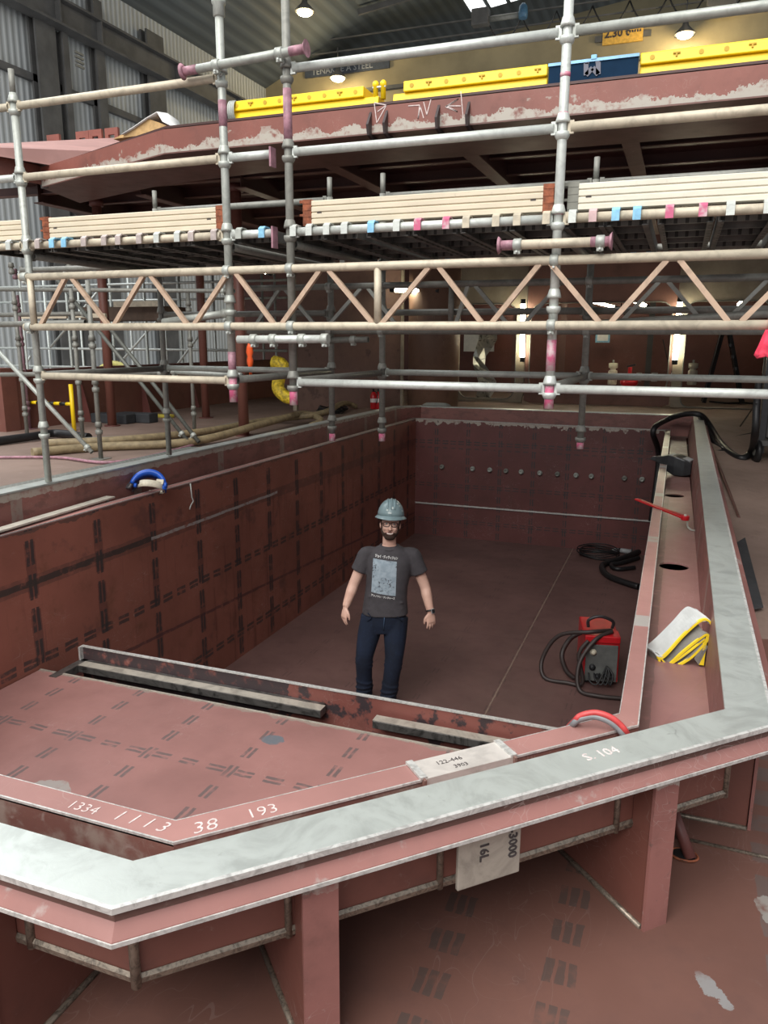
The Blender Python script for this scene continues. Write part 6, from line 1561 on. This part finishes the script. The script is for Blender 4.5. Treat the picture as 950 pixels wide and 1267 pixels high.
# hair, beard, eyes, mouth
rings = []
for j in range(8):
    z = 1.60+.13*j/7; rings.append([face_pt(z, a, .005) for a in [R(78)+R(204)*k/20 for k in range(21)]])
o = MB().loft(rings, closed=False, caps=False).build('hair', M_hair, person, local=True, fix=False); s = o.modifiers.new('t', 'SOLIDIFY'); s.thickness = .006; s.offset = 0
rings = []; NA = 24
for j in range(8):
    f = j/7; rg = []
    for k in range(NA+1):
        a = R(-92)+R(184)*k/NA; aa = abs(a)/R(92)
        ztop = 1.588-.014*min(1, aa*3)+.062*max(0, aa-.45)/.55; zbot = 1.514+.045*aa**1.5+.03*max(0, aa-.6)
        rg.append(face_pt(zbot+(ztop-zbot)*f, a, .0045+.004*math.sin(f*PI)))
    rings.append(rg)
o = MB().loft(rings, closed=False, caps=False).build('beard', plain('dark_brown_beard', (.045, .024, .016), .8, 0, .35, 90), person, local=True, fix=False); s = o.modifiers.new('t', 'SOLIDIFY'); s.thickness = .006; s.offset = 0
def patch(z0, z1, a0, a1, off, name, mat, bow=0.0):
    rings = []
    for j in range(5):
        f = j/4; rings.append([face_pt(z0+(z1-z0)*f+bow*((k/8*2-1)**2)*(1 if j else 1), R(a0+(a1-a0)*k/8), off) for k in range(9)])
    # pinch the ends
    for j, rg in enumerate(rings):
        for k in (0, 8): rg[k] = rings[2][k].copy()
    o = MB().loft(rings, closed=False, caps=False).build(name, mat, person, local=True, fix=False); s = o.modifiers.new('t', 'SOLIDIFY'); s.thickness = .003; s.offset = 0; return o
patch(1.556, 1.578, -19, 19, .0105, 'lips', plain('lip_skin', (.42, .13, .11), .5), .010)
patch(1.561, 1.573, -16, 16, .0130, 'teeth', plain('teeth', (.72, .68, .60), .4), .009)
for s in (-1, 1):
    c = face_pt(1.648, R(24*s), -.004)
    e = MB().ball(c, .0115, 12).build('eye', plain('eye_white', (.62, .58, .55), .3), person, local=True)
    d = (HT @ Vector((0, -1, .02))).normalized(); MB().ball(c+d*.0085, .0052, 10).build('iris', plain('dark_iris', (.03, .03, .04), .2), e, local=True)
    MB().tube([face_pt(1.672, R((12+3*k)*s), .004) for k in range(7)], .0042, 6).build('eyebrow', M_hair, person, local=True)
# glasses
gl = MB()
for s in (-1, 1):
    ring = []
    for k in range(20):
        a = 2*PI*k/20; ca, sa = math.cos(a), math.sin(a); e = .62
        x = s*.033+.026*math.copysign(abs(ca)**e, ca); z = 1.646+.0185*math.copysign(abs(sa)**e, sa); y = -.103+.35*abs(x)**1.5*3.0*.33
        ring.append(Hd((x, y, z)))
    gl.tube(ring, .0030, 6, closed=True)
    gl.tube([Hd((s*.059, -.095, 1.655)), Hd((s*.078, -.06, 1.655)), Hd((s*.084, .01, 1.650)), Hd((s*.082, .03, 1.635))], .0028, 6)
gl.tube([Hd((-.008, -.104, 1.652)), Hd((0, -.108, 1.655)), Hd((.008, -.104, 1.652))], .003, 6)
gl.build('glasses', plain('dark_frame', (.03, .012, .015), .3), person, local=True)
# hard hat
hc = (0, .004, 1.712); rings = []
for th in (0, 12, 25, 38, 50, 62, 74, 84, 89):
    t_ = R(th); rings.append([(hc[0]+.113*math.cos(t_)*math.cos(a), hc[1]+.138*math.cos(t_)*math.sin(a), hc[2]+.146*math.sin(t_)*(1+.0*math.sin(a))) for a in [2*PI*k/32 for k in range(32)]])
dome = MB().loft(rings)
brim = []
for off, dz in ((0, .004), (.010, -.004), (.020, -.014), (.020, -.018), (.008, -.010), (-.003, -.004)):
    brim.append([(hc[0]+(.113+off)*math.cos(a), hc[1]+(.138+off+(.022*max(0, -math.sin(a))**2 if off > .005 else 0))*math.sin(a), hc[2]+dz-(.010*max(0, -math.sin(a))**2 if off > .005 else 0)) for a in [2*PI*k/32 for k in range(32)]])
dome.loft(brim, caps=False)
hat = headed(dome).build('hard_hat', M_hat, person, local=True); hat['label'] = 'grey-blue hard hat'
mb = MB()
for xo in (-.030, 0, .030):
    mb.tube([(hc[0]+xo*1.0, hc[1]+.138*math.sqrt(max(0, 1-(xo/.113)**2))*math.cos(t_)*1.0, hc[2]+.146*math.sqrt(max(0, 1-(xo/.113)**2))*math.sin(t_)) for t_ in [R(25+130*k/14) for k in range(15)]], .006, 8)
headed(mb).build('crown_ridge', M_hat, hat, local=True)
def hatspot(a, th, w, h):
    vs = []
    for da, dt in ((-w, -h), (w, -h), (w, h), (-w, h)):
        t_ = R(th+dt); vs.append(Hd((hc[0]+.1145*math.cos(t_)*math.cos(R(a+da)), hc[1]+.1395*math.cos(t_)*math.sin(R(a+da)), hc[2]+.1475*math.sin(t_))))
    return vs
mb = MB()
for a, th, w, h in ((-50, 48, 7, 4), (-42, 38, 4, 3), (-30, 20, 6, 2), (-85, 30, 5, 4), (-108, 22, 4, 3), (-95, 12, 7, 2)): mb.extrude(hatspot(a, th, w, h), HT @ Vector((0, -.002, .001)))
mb.build('sticker', plain('worn_sticker', (.60, .68, .66), .4, 0, .2, 60), hat, local=True)
# lining strap seen under the brim
headed(MB().tube([(.099*math.cos(a), .004+.118*math.sin(a), 1.702) for a in [2*PI*k/28 for k in range(28)]], .009, 8, closed=True)).build('head_band', M_blackp, hat, local=True)
# watch
d = (WRR-ELR).normalized(); c = WRR-d*.012; a1 = d.cross(Vector((0, 1, 0))).normalized(); a2 = d.cross(a1)
w_ = MB().tube([c+a1*.034*math.cos(q)+a2*.034*math.sin(q) for q in [2*PI*k/18 for k in range(18)]], .0075, 8, closed=True).build('watch', M_blackp, person, local=True)
wf = c+(a1*.6-a2*.0).normalized()*-.0+Vector((.6, -.8, .1)).normalized()*.037
n1 = Vector((.6, -.8, .1)).normalized(); n2 = n1.cross(d).normalized()
MB().obox(wf, n1*.005, n2*.018, d*.020).build('watch_case', M_grey, w_, local=True, bevel=.003); MB().obox(wf+n1*.005, n1*.0015, n2*.015, d*.016).build('watch_face', M_blackp, w_, local=True)
# ================================================================== DAYLIGHT
w = bpy.data.worlds.new('hall_daylight'); SC.world = w; w.use_nodes = True
bg = w.node_tree.nodes['Background']; bg.inputs[0].default_value = (0.93, 0.96, 1.0, 1); bg.inputs[1].default_value = 0.62
def area(name, loc, target, sx, sy, power, col=(1, 1, 1)):
    l = bpy.data.lights.new(name, 'AREA'); l.shape = 'RECTANGLE'; l.size = sx; l.size_y = sy; l.energy = power; l.color = col
    o = bpy.data.objects.new(name, l); COL.objects.link(o); o.location = loc
    o.rotation_euler = (Vector(target)-Vector(loc)).to_track_quat('-Z', 'Y').to_euler()
    return o
area('roof_light_daylight', (-3, -3, 17), (-2, 4, 1), 12, 9, 2000, (1.0, 0.975, 0.93))
area('added_front_fill', (-3, -10.5, 14), (-2.2, 7, 1), 14, 8, 2600, (1.0, 0.975, 0.93))  # added fill from behind the camera, brightens the man and upright faces
area('roof_light_daylight', (-16, 8, 16), (-12, 12, 2), 8, 10, 1500, (0.95, 0.98, 1.0))
vs = SC.view_settings; vs.view_transform = 'Standard'; vs.look = 'None'; vs.gamma = 1; vs.use_curve_mapping = False; vs.exposure = 0.10
